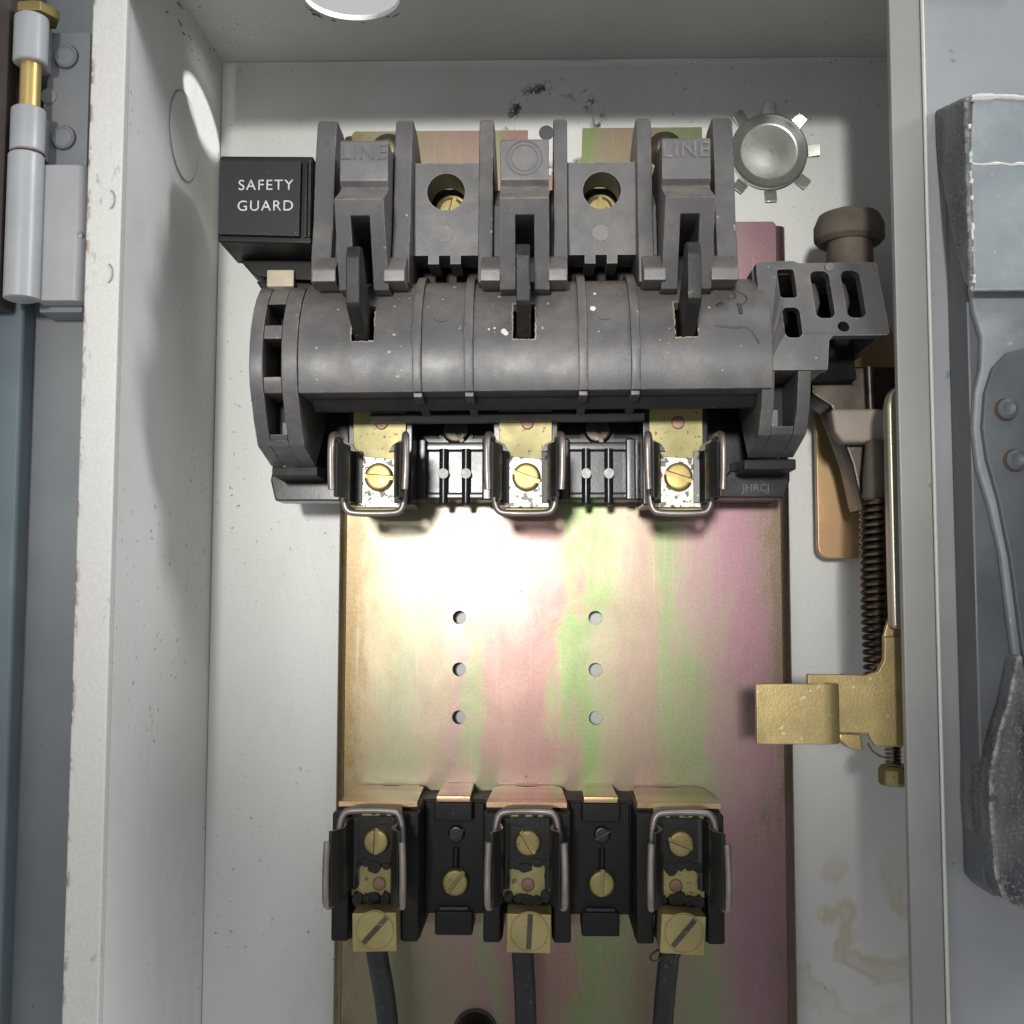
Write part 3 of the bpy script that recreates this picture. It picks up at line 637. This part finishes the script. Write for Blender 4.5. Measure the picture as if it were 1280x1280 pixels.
tilt = lambda x, h, z: (x, h - max(z - 76.0, 0) * 0.46, z)
hub = part("operator_hub", hb.shear(tilt), 'grey_plastic', dr, 0.35, label="scuffed grey hub plate with long slots on the handle end")
part("hub_side", B().box(62.6, 65.6, 42, 77.6, 65.8, 98.6).shear(tilt), 'grey_plastic', hub, 0.4)
part("hub_floor", B().box(65.7, 80.4, 42, 77.4, 65.8, 68.0), 'grey_plastic', hub, 0.3)
part("hub_top", B().box(65.7, 98.0, 42, 77.4, 96.9, 99.0).shear(tilt), 'grey_plastic', hub, 0.3)
part("hub_end", B().box(96.2, 98.1, 42, 77.4, 75.4, 96.8).shear(tilt), 'grey_plastic', hub, 0.3)
part("hub_shade_slab", B().box(65.8, 96.1, 46, 54, 68.1, 96.8).shear(tilt), 'black_matte', hub, 0)  # black slab put in as shade behind the hub slots
for x in (81.0, 89.8):
    part("roller", B().tube([(x, 68.5 - (z - 76) * 0.46, z) for z in (86.5, 89, 92, 95)], [1.6, 2.6, 2.6, 2.2], 14), 'grey_edge', hub, 0)
b = B().cyl(0, 0, 1.4, -0.3, 0.5, 16); 
part("pip", B().cyl(84.2, 97.6, 1.3, 71.6, 72.9, 16), 'grey_edge', hub, 0.2)
# marker scribbles and paint spots on the shell
def on_drum(pts, r=0.42): return B().tube([(x, arc_h(z) - r * 0.6, z) for x, z in pts], r, 10, 2)
for pts, r in (([(54.6, 91.3), (56.6, 88.6), (55.0, 86.6), (53.8, 87.6)], .45), ([(55.4, 90.6), (58.8, 89.0), (59.6, 86.8), (57.0, 84.6)], .32), ([(56.6, 85.4), (57.0, 83.6), (57.0, 82.0)], .8),
               ([(50.4, 84.6), (51.6, 85.2), (52.4, 85.4)], .9), ([(49.4, 78.4), (52.6, 78.0), (55.2, 77.6), (57.2, 78.0), (59.2, 77.2), (60.6, 74.6), (61.4, 73.0)], .4)):
    part("marker_stroke", on_drum(pts, r), 'marker', shell, 0)
for x, z, r in ((14.8 + 1.2, 90.0, .5), (15.2, 84.6, .9), (-14.4, 78.3, .35), (-12.8, 78.6, .35), (-10.2, 77.6, .9), (-9.6, 77.0, .8), (11.6, 84.0, .5)):
    part("paint_spot", B().lathe(0, 0, [(r, -0.15), (r * 0.9, 0.1), (r * 0.4, 0.18)], 10).shear(lambda a, h, c, x=x, z=z: (x + a, h + arc_h(z + c), z + c)), 'chip_edge', shell, 0)
dr.rotation_euler = (0, -math.radians(0.5), 0)

# ================================================================== UPPER FUSE BLOCK
uf = thing("upper_fuse_block", "glossy black fuse base with three spring clips just under the grey drum", "fuse holder", (-4, 10, 34))
part("base", B().box(-84, 77.6, 10.2, 26, 34.6, 70), 'black_plastic', uf, 0.6)
part("ear", B().ph([(-84.8, 33.4), (-64, 33.4), (-64, 39.8), (-67, 42.5), (-86, 42.5), (-86.4, 40)], 26.1, 37), 'black_plastic', uf, 0.6)
er = part("ear", B().ph([(56.5, 34.4), (77.2, 34.4), (78.8, 40), (78.8, 43), (60, 43), (56.5, 39)], 26.1, 37), 'black_plastic', uf, 0.6)
put("lettering", text_mesh("JHRCJ", 3.4, 0.08), 'grey_print', er, (68.0, 37.05, 37.4))
b = screw_mesh
def wire_pts(px, up=1):
    # one bent spring wire: free tip, hook, down the side, across the bar and back
    tip, hook, low, bar = 33.6, 50.2, 31.0, 27.6
    p = [(-10.6, 72.5, tip), (-10.9, 72.5, 40), (-10.9, 72.5, hook - 2), (-10.5, 70, hook), (-9.6, 64, hook - .4), (-9.2, 60.5, hook - 3), (-9.2, 60, 40), (-9.2, 60, low + 1.5), (-8.4, 60, bar + .9), (-6.0, 60, bar)]
    return [(px + x, h, z) for x, h, z in p] + [(px - x, h, z) for x, h, z in p[::-1]]
def clip_meshes():
    cl = B()
    for s in (-1, 1):
        path = [(s * 5.0, 50.6), (s * 7.2, 51.0), (s * 8.2, 53.5), (s * 8.3, 58), (s * 7.4, 63), (s * 7.2, 66), (s * 8.2, 69.5), (s * 9.6, 72.2)]
        if s < 0: path = path[::-1]
        cl.sheet(path, 1.1, 31.5, 47.5)
        cl.ph([(s * 7.4, 46.0), (s * 9.2, 49.6), (s * 6.0, 47.8), (s * 4.8, 45.6)] if s > 0 else [(s * 7.4, 46.0), (s * 4.8, 45.6), (s * 6.0, 47.8), (s * 9.2, 49.6)], 62, 64)
    return cl.mesh("clip_jaws", 0.15)
clip_me = clip_meshes()
wire_me = B().tube(wire_pts(0), 1.05, 10, 2).mesh("retaining_wire", 0)
ped_me = B().ph([(-10.2, 31.2), (10.2, 31.2), (10.2, 64), (-10.2, 64)], 26.1, 47.4).mesh("pedestal", 0.6)
strip_me = B().box(-8.2, 8.2, 47.5, 49.2, 44.0, 62).mesh("contact_strip", 0.25)
tin_me = B().ph([(-6.6, 30.2), (7.2, 30.2), (7.2, 46.2), (5.2, 46.6), (4.4, 45.2), (-6.6, 46.2)], 49.25, 50.4).mesh("clip_seat", 0.2)
edge_me = B().box(-7.0, 7.6, 47.5, 51.2, 28.4, 29.9).mesh("strip_edge", 0.2)
rivet_me = B().lathe(0, 0, [(2.0, 0), (2.0, 0.4), (1.6, 0.7)], 18).mesh("rivet", 0)
for k, px in enumerate(PX):
    dx = px + (0.3, -0.3, 0.2)[k]
    put("pedestal", ped_me, 'black_plastic', uf, (dx, 0, 0))
    st = put("contact_strip", strip_me, 'brass_strip', uf, (dx, 0, 0))
    put("rivet", rivet_me, 'copper', st, (dx + 0.6, 49.2, 56.4))
    cl = put("fuse_clip", clip_me, 'clip', uf, (dx, 0, 0))
    put("clip_seat", tin_me, 'tin', cl, (dx, 0, 0))
    put("strip_edge", edge_me, 'brass_strip', cl, (dx, 0, 0))
    put("retaining_wire", wire_me, 'steel_wire', cl, (dx, 0, 0))
    put("clip_screw", screw_mesh(4.3, 3.0, (-4, -20, -18)[k]), 'brass', uf, (dx + 0.3, 50.4, 39.4))
# ribbed bridges between the poles
for c in (-27.9, 18.3):
    br = part("ribbed_bridge", B().box(c - 11.6, c + 11.6, 26.1, 27.6, 35.0, 55), 'black_plastic', uf, 0.3)
    part("bridge_bar", B().box(c - 9.6, c + 9.6, 27.65, 30.0, 50.4, 53.2), 'black_plastic', br, 0.5)
    part("bridge_bar", B().box(c - 9.6, c + 9.6, 27.65, 30.0, 34.6, 36.8), 'black_plastic', br, 0.5)
    for s in (-1, 1):
        part("side_rail", B().box(c + s * 10.6 - 1.6, c + s * 10.6 + 1.6, 27.65, 33.0, 34.0, 54), 'black_plastic', br, 0.6)
        rod = part("rod", B().tube([(c + s * 3.65, 29.6, z) for z in (32.6, 33.4, 40, 51)], [0.9, 1.45, 1.45, 1.45], 14), 'black_plastic', br, 0)
        part("rod_pip", B().cyl(c + s * 3.65, 42.8, 1.7, 30.2, 31.6, 20), 'white_print', rod, 0.15, label="small round pale ejector pip")
    put("base_screw", screw_mesh(4.6, 3.2, -62 if c < 0 else -75), 'dark_steel', uf, (c + 0.2, 28.0, 57.4))  # dark metal colour stands in for shade under the drum
    part("screw_well", B().lathe(c + 0.2, 57.4, [(5.9, 26.1), (5.9, 27.9)], 28), 'black_plastic', uf, 0)

# ================================================================== LOWER FUSE BLOCK
lf = thing("lower_fuse_block", "black load-side fuse base with three clips, brass lugs and varnish-smeared contacts", "fuse holder", (-4, 10, -100))
part("base", B().box(-61.5, 54.5, 10.2, 30, -96.5, -61.2), 'black_matte', lf, 0.6)
# bent zinc brackets whose top faces catch the lamp
tab_me = None
for px, hw in ((PX[0] + 0.6, 11.0), (PX[1] + 0.1, 11.2), (PX[2] + 0.4, 11.6)):
    q = B(); o = [(-hw, 16), (-hw + 3, 11.0), (-hw + 6.5, 11.0), (-hw + 9, 14.5), (hw - 9, 14.5), (hw - 6.5, 11.0), (hw - 3, 11.0), (hw, 16), (hw + 1.0, 46), (-hw - 1.0, 46)]
    fp = flat_plate_z(None, [(px + x, h) for x, h in o], [circ(px, 40, 0.2, 6)], -60.9, -59.4)
    part("bracket", fp, 'bracket', lf, 0)
for c in (-27.2, 18.6):
    part("bracket", B().pz([(c - 5, 10.2), (c + 5, 10.2), (c + 5.4, 38), (c - 5.4, 38)], -60.8, -58.8), 'bracket', lf, 0.35)
pole_o = [(-13.2, -100.2), (-12.4, -101), (-8.0, -101), (-7.4, -100.2), (-7.4, -86.5), (7.4, -86.5), (7.4, -100.2), (8.0, -101), (12.4, -101), (13.2, -100.2), (13.2, -62.4), (12.0, -61.0), (-12.0, -61.0), (-13.2, -62.4)]
pole_me = B().ph(pole_o, 10.3, 44).mesh("pole_block", 0.6)
wall_me = B().ph([(-13.1, -100.0), (-7.9, -100.0), (-7.9, -62.0), (-13.1, -62.0)], 44.05, 50).ph([(7.9, -100.0), (13.1, -100.0), (13.1, -62.0), (7.9, -62.0)], 44.05, 50).mesh("side_cheek", 0.7)
stripL_me = B().box(-7.6, 7.6, 44.05, 47.0, -87.2, -60.6).mesh("contact_strip", 0.25)
def ragged(cx, cz, rx, rz, n=26, j=0.16):
    return [(cx + rx * (1 + random.uniform(-j, j)) * math.cos(2 * math.pi * i / n), cz + rz * (1 + random.uniform(-j, j)) * math.sin(2 * math.pi * i / n)) for i in range(n)]
lug_me = B().box(-6.5, 6.5, -9.5, 9.5, -5.6, 5.6).mesh("lug", 0.45)
lugtop_me = B().cyl(0, 0, 5.35, -0.4, 0.25, 32).mesh("lug_screw", 0.12)
wireL = [(x, h, -59.6 - (z - 27.6) * 1.13) for x, h, z in wire_pts(0)]
wireL_me = B().tube(wireL, 1.05, 10, 2).mesh("retaining_wire", 0)
q = B()
for s in (-1, 1):
    path = [(s * 5.4, 48.2), (s * 7.2, 48.8), (s * 8.2, 52), (s * 8.3, 57), (s * 7.4, 62.5), (s * 7.2, 66), (s * 8.2, 69.5), (s * 9.8, 72.2)]
    if s < 0: path = path[::-1]
    q.sheet(path, 1.2, -84.5, -63.5)
clipL_me = q.mesh("clip_jaws", 0.15)
for k, px in enumerate(PX):
    dx = px + (0.5, 0.3, 0.2)[k]
    put("pole_block", pole_me, 'black_matte', lf, (dx, 0, 0)); 
    pw = put("side_cheek", wall_me, 'black_matte', lf, (dx, 0, 0))
    st = put("contact_strip", stripL_me, 'brass_strip', lf, (dx, 0, 0))
    put("rivet", rivet_me, 'copper', st, (dx + (0.9, 0.2, -1.0)[k], 47.0, -83.6), )
    cl = put("fuse_clip", clipL_me, 'clip', lf, (dx, 0, 0))
    put("retaining_wire", wireL_me, 'steel_wire', cl, (dx, 0, 0))
    part("clip_seat", B().ph([(dx - 6.8, -77.2), (dx - 3.5, -78.2), (dx - 3.0, -77.4), (dx + 2.0, -77.6), (dx + 6.8, -77.0), (dx + 6.8, -63.4), (dx - 6.8, -63.4)], 47.05, 48.6), 'varnish', cl, 0.2)
    blobs = B()
    for i in range(5): blobs.ph(ragged(dx - 6 + 3 * i + random.uniform(-.8, .8), -77.4 + random.uniform(-1.0, .6), random.uniform(1.2, 2.2), random.uniform(1.0, 1.9), 14), 47.1, 48.9 + 0.07 * i)
    for i in range(5): blobs.ph(ragged(dx - 5.6 + 2.8 * i + random.uniform(-.7, .7), -88.0 + random.uniform(-.4, 1.4), random.uniform(1.3, 2.0), random.uniform(1.2, 2.1), 14), 47.1, 49.2 + 0.07 * i)
    for i in range(4): blobs.ph(ragged(dx - 5.4 + 3.6 * i + random.uniform(-.9, .9), -62.9 + random.uniform(-.2, .6), random.uniform(.9, 1.7), random.uniform(.6, 1.0), 12), 47.1, 48.3 + 0.07 * i)
    for s in (-1, 1): blobs.ph(ragged(dx + s * 6.8, -81.5 + random.uniform(-1, 1), 1.6, 2.6, 14), 47.1, 49.0)
    part("varnish_smear", blobs, 'varnish', st, 0.15)
    put("clip_screw", screw_mesh(3.9, 2.6, (88, -58, -22)[k]), 'brass_old', lf, (dx + 0.2, 48.7, -70.6))
    lg = put("wire_lug", lug_me, 'lug', lf, (dx + (1.2, 0.6, -0.4)[k], 49.5, -94.8)); lg.rotation_euler = (0, math.radians((-1.5, 1.0, 3.0)[k]), 0)
    lx = dx + (1.2, 0.6, -0.4)[k]
    ls = put("lug_screw", lugtop_me, 'lug', lg, (lx + 0.2, 59.0, -94.2))
    a = math.radians((46, 88, 52)[k]); ca, sa = math.cos(a), math.sin(a)
    sl = B(); L_, W_ = 5.0, 0.75
    sl.ph([(ca * u - sa * v, sa * u + ca * v) for u, v in ((-L_, -W_), (L_, -W_), (L_, W_), (-L_, W_))], 0, 0.12)
    put("screw_slot", sl.mesh("screw_slot", 0), 'dark_steel', lg, (lx + 0.2, 59.26, -94.2))
    rg = B().ph(circ(0, 0, 5.75, 36), 0, 0.06, [circ(0, 0, 5.4, 36)])
    put("screw_seat", rg.mesh("screw_seat", 0), 'brass_old', lg, (lx + 0.2, 59.02, -94.2))
for c in (-27.2, 18.6):
    gp = part("pole_bridge", B().box(c - 9.4, c + 9.4, 10.3, 31.5, -96.2, -62), 'black_matte', lf, 0.5)
    part("bridge_top", B().box(c - 5.9, c + 5.9, 31.55, 38.5, -66.5, -60.9), 'black_matte', gp, 0.5)
    part("bridge_tongue", B().box(c - 5.9, c + 5.9, 16, 33.5, -102.4, -95.0), 'black_matte', gp, 0.6)
    part("bridge_ledge", B().box(c - 4.6, c + 4.6, 31.55, 33.6, -94.8, -93.8), 'black_plastic', gp, 0.2)
    put("base_screw", screw_mesh(4.2, 3.0, 52 if c < 0 else 86), 'brass_old', lf, (c + 0.4, 31.6, -86.2))
    put("spare_screw", screw_mesh(2.6, 2.0, 30), 'black_plastic', lf, (c + 0.6, 31.6, -71.4))
    part("web_pin", B().tube([(c + 0.5, 32.0, -82), (c + 0.5, 33.2, -79.5), (c + 0.6, 33.0, -75.5)], 0.9, 10), 'black_plastic', gp, 0)

# ================================================================== CABLES
def cable(label, pts, r):
    t = thing("cable", label, "cable", pts[-1], "cables clamped in the brass lugs")
    part("insulation", B().tube(pts, r, 18, 2), 'cable', t, 0)
    return t
cable("smooth glossy dark cable clamped in the lug on the hinge side", [(-49.6, 50, -98.8), (-49.2, 48, -104), (-47.4, 40, -120), (-46.4, 34, -140), (-46, 30, -165)], 3.25)
cable("matte dark cable clamped in the middle lug", [(-5.6, 50, -98.8), (-5.4, 48, -104), (-4.6, 42, -120), (-4.4, 36, -140), (-4.6, 32, -165)], 3.3)
c3 = cable("dark cable with stray bare strands in the lug on the handle side", [(38.6, 50, -100.6), (38.2, 48, -104), (37.2, 42, -120), (36.6, 36, -140), (36.4, 32, -165)], 3.1)
for pts in ([(37.0, 52, -99.5), (33.5, 54, -101), (31.8, 54, -102.6), (33.0, 54, -104), (35.2, 54, -103.2), (35.8, 53, -101.4)], [(37.4, 53, -99.5), (37.0, 54, -102.5), (36.4, 54, -103.6)], [(39.6, 53, -99.5), (39.8, 54, -102.0), (38.8, 54, -103.8)], [(41.0, 52, -99.5), (41.2, 54, -101.0), (40.2, 54, -103.4)]):
    part("bare_strand", B().tube(pts, 0.32, 6, 2), 'dark_steel', c3, 0)

# ================================================================== KNOCKOUT CAP
kc = thing("knockout_cap", "shiny dished metal knockout cap with bent tabs, set in the back panel", "knockout cap", (80.6, 0.3, 160.5))
part("dish", B().lathe(80.6, 160.5, [(13.4, 0.3), (13.6, 2.6), (12.9, 3.2), (12.1, 2.8), (10.6, 1.7), (9.6, 1.5), (5, 1.8), (0.5, 2.0)], 48), 'chrome', kc, 0)
for a in (-88, -42, 2, 46, 88, 128, 230):
    t = math.radians(a); ux, uz = math.cos(t), math.sin(t); vx, vz = -uz, ux
    q = B(); r0, r1, wd = 13.9, 18.0, 2.2
    o = [(80.6 + ux * r + vx * w, 160.5 + uz * r + vz * w) for r, w in ((r0, -wd), (r1, -wd * 0.9), (r1, wd * 0.9), (r0, wd))]
    q.ph(o, 0.25, 1.0)
    q.shear(lambda x, h, z, ux=ux, uz=uz: (x, h + max(0, ((x - 80.6) * ux + (z - 160.5) * uz - 14)) * random.uniform(0.2, 0.32), z))
    part("tab", q, 'chrome', kc, 0.15)

# ================================================================== OPERATING MECHANISM (handle side)
kb = thing("guide_knob", "dusty brown mushroom-headed plastic knob standing behind the hub", "knob", (100, 10, 110))
part("stem", B().vcyl(99.6, 35, [(7.4, 92), (7.4, 112), (7.0, 118), (7.6, 119)], 28), 'knob', kb, 0.2)
part("cap", B().vcyl(100.0, 33, [(9.6, 117.0), (11.2, 118.6), (11.2, 123), (9.6, 126.6), (6.0, 128.0)], 32), 'knob', kb, 0.3)
sb = thing("side_bracket", "narrow orange-gold zinc bracket with rounded corner on the back panel", "bracket", (102, 0, 17))
part("plate", B().ph(rrect(93.0, 120, 16.2, 96, 4.0), 8.6, 12), 'zinc_orange', sb, 0.4)
part("standoff", B().box(106, 118, 0.2, 8.5, 25, 90), 'dark_steel', sb, 0.3)
part("standoff", B().cyl(96.5, 70, 2, 0.2, 8.5, 14), 'dark_steel', sb, 0.1)
ol = thing("operating_linkage", "dark oily linkage with tan paddle and coil spring on a rod by the cabinet edge", "linkage", (102, 30, -22))
part("upper_arm", B().ph([(84, 74.5), (112, 74.5), (112, 40), (106, 30), (99, 30), (96.2, 44), (90, 62), (84, 66)], 30, 46), 'dark_steel', ol, 0.8)
part("arm_rib", B().tube([(101.5, 47.0, 74), (102.0, 47.0, 52)], 1.6, 12), 'dark_steel', ol, 0)
part("paddle", B().ph([(88.0, 60.0), (104, 60.0), (106.5, 52), (104.6, 49.6), (91.4, 49.6), (89.0, 53.0)], 47, 54), 'paddle', ol, 1.2, seg=3)
part("rod", B().tube([(101.6, 50, 52), (101.2, 54, 30), (100.6, 56, -24)], 2.0, 14), 'dark_steel', ol, 0)
part("spring_seat", B().vcyl(101.2, 54, [(3.0, 31), (4.4, 33), (4.0, 40), (3, 50)], 20), 'knob', ol, 0)
turns = 24; pts = []
for i in range(turns * 16 + 1):
    f = i / (turns * 16); a = 2 * math.pi * i / 16
    cx = 101.3 - 0.8 * f - 0.6 * math.sin(f * 3.1); rr_ = 4.6 - 0.7 * f
    pts.append((cx + rr_ * math.cos(a), 55 + rr_ * math.sin(a), 32 - 53 * f))
part("coil_spring", B().tube(pts, 0.86, 7), 'spring', ol, 0)
lv = thing("latch_lever", "yellow zinc lever with folded tab and long strip coloured pale for its reflection beside the cabinet edge", "lever", (95, 60, -40))
part("zinc_strip", B().ph([(96.8, -6.0), (103.4, -6.0), (103.0, 62), (99.6, 61.8), (97.6, 60.0), (96.7, 56), (96.7, 4)], 77, 82), 'glare_zinc', lv, 1.1, seg=4)
part("strip_flare", B().ph([(95.4, -9.0), (106, -9.0), (103.5, -6.05), (102.4, -2.5), (97.5, -2.5), (96.3, -5.4)], 75.5, 77.2), 'yellow_zinc', lv, 0.5)
arm = part("arm", B().ph([(74.0, -18.6), (90.0, -18.8), (93.6, -17.6), (95.2, -14.6), (95.4, -8.1), (106, -8.1), (106, -38.5), (92.6, -38.5), (91.2, -36.6), (90.6, -35.0), (74.0, -34.6)], 76, 78.4), 'yellow_zinc', lv, 0.5, seg=3)
part("arm_flange", B().box(103.7, 106.1, 62, 75.9, -38.4, -8.2), 'yellow_zinc', arm, 0.5)
tb_path = [(58.6, 84.0)] + [(76.6, 84.0)] + [(77.6 + 3.3 * math.sin(t), 80.7 + 3.3 * math.cos(t)) for t in [math.radians(12 * k) for k in range(1, 15)]] + [(74.2, 77.3)]
part("folded_tab", B().sheet(tb_path, 2.2, -37.2, -20.9), 'yellow_zinc', lv, 0.35)
part("dimple", B().lathe(78.2, -29.6, [(1.5, 84.6), (1.4, 84.95), (0.8, 85.1)], 14), 'brass_old', lv, 0)
part("lower_tooth", B().ph([(83.6, -35.2), (89.8, -35.4), (90.4, -40.4), (86.2, -39.4), (83.6, -37.2)], 68, 74), 'yellow_zinc', lv, 0.6)
part("return_spring", B().tube([(99.6 + 2.0 * math.cos(i * 0.9), 70 + 2.0 * math.sin(i * 0.9), -38.6 - i * 0.16) for i in range(36)], 0.45, 6), 'spring', lv, 0)
part("spring_leg", B().tube([(92.6, 70, -38.4), (93.6, 70, -40.6), (96, 70, -42.2), (99, 70, -42.6)], 0.35, 6, 2), 'brass_old', lv, 0)
part("pivot_nut", B().vcyl(101.6, 68, [(5.0, -44.8), (5.8, -46.0), (5.8, -49.4), (5.0, -50.4)], 10), 'brass_old', lv, 0.2)

# ================================================================== HINGE AND DOOR
door = part("door", B().box(-200, -127.6, 66, 70, -175, 215), 'door', cab, 0.3, label="dull grey-blue door folded open behind the hinge")
part("edge_fold", B().px([(70.1, -175), (78, -175), (78, 215), (70.1, 215)], -158, -149.6), 'door_blue', door, 1.2, seg=3)
part("gasket", B().box(-180, -152.2, 78.2, 88, 84, 215), 'gasket', door, 1.0)
part("outer_skin", B().box(-190, -158.1, 70.1, 82, -175, 215), 'door', door, 0.5)
hg = thing("door_hinge", "grey painted lift-off hinge with exposed brass pin and riveted leaves", "hinge", (-140, 73, 85))
lfp = part("upper_leaf", B().ph([(-144.4, 167.6), (-132.2, 167.6), (-131.8, 166.8), (-131.8, 84), (-144.4, 84)], 70.1, 80), 'hinge_dark', hg, 0.5)
for z in (160.0, 135.6):
    part("rivet", B().lathe(-138.8, z, [(3.5, 80.0), (3.4, 80.8), (2.8, 81.2), (2.5, 80.9), (0.6, 81.0)], 26), 'hinge_dark', lfp, 0)
    part("rust_rim", B().ph(circ(-138.8, z, 3.75, 28), 80.0, 80.08, [circ(-138.8, z, 3.5, 28)]), 'rust', lfp, 0)
part("rivet", B().lathe(-143.6, 148.2, [(2.4, 80.0), (2.3, 80.4), (1.6, 80.6)], 20), 'hinge_dark', lfp, 0)
part("lower_leaf", B().pz([(-143.0, 80.1), (-129.4, 80.1), (-129.4, 83.4), (-130.4, 85.4), (-132.4, 86.2), (-143.0, 86.2)], 85.8, 125.5), 'hinge', hg, 0.6)
part("leaf_dent", B().lathe(-131.4, 105.0, [(1.5, 84.6), (1.3, 85.6), (0.5, 85.9)], 14), 'hinge_dark', hg, 0)
HX, HH = -145.8, 88.0
part("pin", B().vcyl(HX + 0.2, HH, [(2.9, 86), (2.9, 169.5)], 20), 'pin', hg, 0)
part("pin_nut", B().vcyl(HX + 0.6, HH - 2, [(6.6, 168.2), (6.6, 170.8), (6.0, 171.4)], 6), 'brass', hg, 0.4)
for z0, z1 in ((154.0, 168.0), (127.9, 140.8)):
    part("knuckle", B().vcyl(HX, HH, [(4.3, z0), (4.75, z0 + 0.5), (4.75, z1 - 0.5), (4.3, z1)], 28).box(HX, -143.0, 80.2, 86, z0 + 0.3, z1 - 0.3), 'hinge', hg, 0.15)
part("lower_knuckle", B().vcyl(HX - 0.2, HH, [(3.6, 85.4), (4.9, 85.9), (4.9, 127.0), (4.5, 127.5)], 28), 'hinge', hg, 0.1, label="long pale grey knuckle of the lower leaf")
part("rust_seam", B().vcyl(HX, HH, [(4.6, 127.55), (4.8, 127.7), (4.6, 127.88)], 28), 'rust', hg, 0)

# ================================================================== OPERATING HANDLE
HP = HF - 3
hd = part("handle", B().ph([(111.8, -70), (114.5, -73), (182, -73), (182, 126), (111.8, 126)], HP + 0.05, 103), 'handle_plate', cab, 0.8, label="blue-grey painted operating handle with chipped casting and riveted plate")
part("head_casting", B().px([(112, 132.0), (HP + 0.1, 138.0), (HP + 0.1, 128), (98, 104), (108, 84), (112, 80)], 109.6, 150), 'casting', hd, 0.9, seg=3, label="bare worn metal flank of the handle head")
face_o = [(110.6, 80.5), (150, 80.5), (150, 131.4), (112.6, 131.4), (111.6, 129.6), (111.0, 122), (110.5, 112), (110.8, 98), (110.4, 90)]
part("head_face", B().ph(face_o, 111.6, 112.6), 'handle', hd, 0.4, seg=3)
rim = [(111.2 + 2.2 * i, 112.5 + random.uniform(-.15, .25), 131.2 + random.uniform(-.35, .35)) for i in range(14)]
part("chipped_rim", B().tube(rim, [random.uniform(.7, 1.25) for _ in range(14)], 8, 1), 'chip_edge', hd, 0)
rid = [(110.9 + 2.0 * i, 112.4, 113.6 + random.uniform(-.4, .4)) for i in range(12)]
part("chipped_ridge", B().tube(rid, [random.uniform(.3, .7) for _ in range(12)], 8, 1), 'chip_edge', hd, 0)
for q in range(7):
    z0 = 124 - q * 6.4 + random.uniform(-1, 1)
    part("paint_chip", B().tube([(110.7 + random.uniform(-.1, .3), 112.2, z0 - 1.1 * t) for t in range(random.randint(2, 5))], [random.uniform(.25, .6) for _ in range(5)], 7, 1), 'chip_edge', hd, 0)
arm_o = [(112.0, 84), (150, 84), (150, -60), (125.2, -60), (121.0, -20), (117.8, 14), (115.4, 26), (112.6, 36), (111.7, 46), (112.6, 56), (114.2, 62), (114.6, 70), (112.8, 77)]
part("arm_casting", B().ph(arm_o, 103.05, 106), 'handle', hd, 0.7, seg=3)
pl_o = [(150, 67.0), (126, 67.0), (120.2, 65.6), (116.4, 61.6), (114.2, 55), (113.3, 46), (114.2, 38), (116.9, 27), (119.4, 12), (122.6, -20), (127, -60), (150, -60)]
part("riveted_plate", B().ph(pl_o, 106.05, 108.0), 'handle_plate', hd, 0.5, seg=3)
for x, z in ((119.4, 50.6), (121.2, 37.4)):
    part("rivet", B().lathe(x, z, [(2.7, 108.0), (2.6, 109.6), (1.7, 110.2), (0.6, 109.8)], 22), 'handle_plate', hd, 0)
    part("rust_rim", B().lathe(x, z, [(3.0, 108.01), (2.9, 108.4)], 22), 'rust', hd, 0)
low_o = [(150, -74.5), (119.0, -74.5), (114.2, -71.8), (112.2, -66), (111.4, -50), (111.8, -40), (114.0, -31), (116.6, -24), (119.4, -12), (120.8, -12), (122.4, -24), (124.4, -40), (126.4, -60), (150, -62)]
part("lower_casting", B().ph(low_o, HP + 0.02, 110.5), 'casting', hd, 2.6, seg=3, label="worn dark lower casting with bare silvery edge")
part("shade_grip", B().tube([(158, 109, 40), (158, 122, 42), (158, 150, 46), (158, 176, 50), (158, 184, 51)], [15, 17, 20, 21, 18], 24).box(134.5, 182, 103.1, 165, -72, 79), 'handle', hd, 1.0, label="unseen stout lever added on the handle to cast shade")  # unseen lever mass added out of frame to shade the handle panel
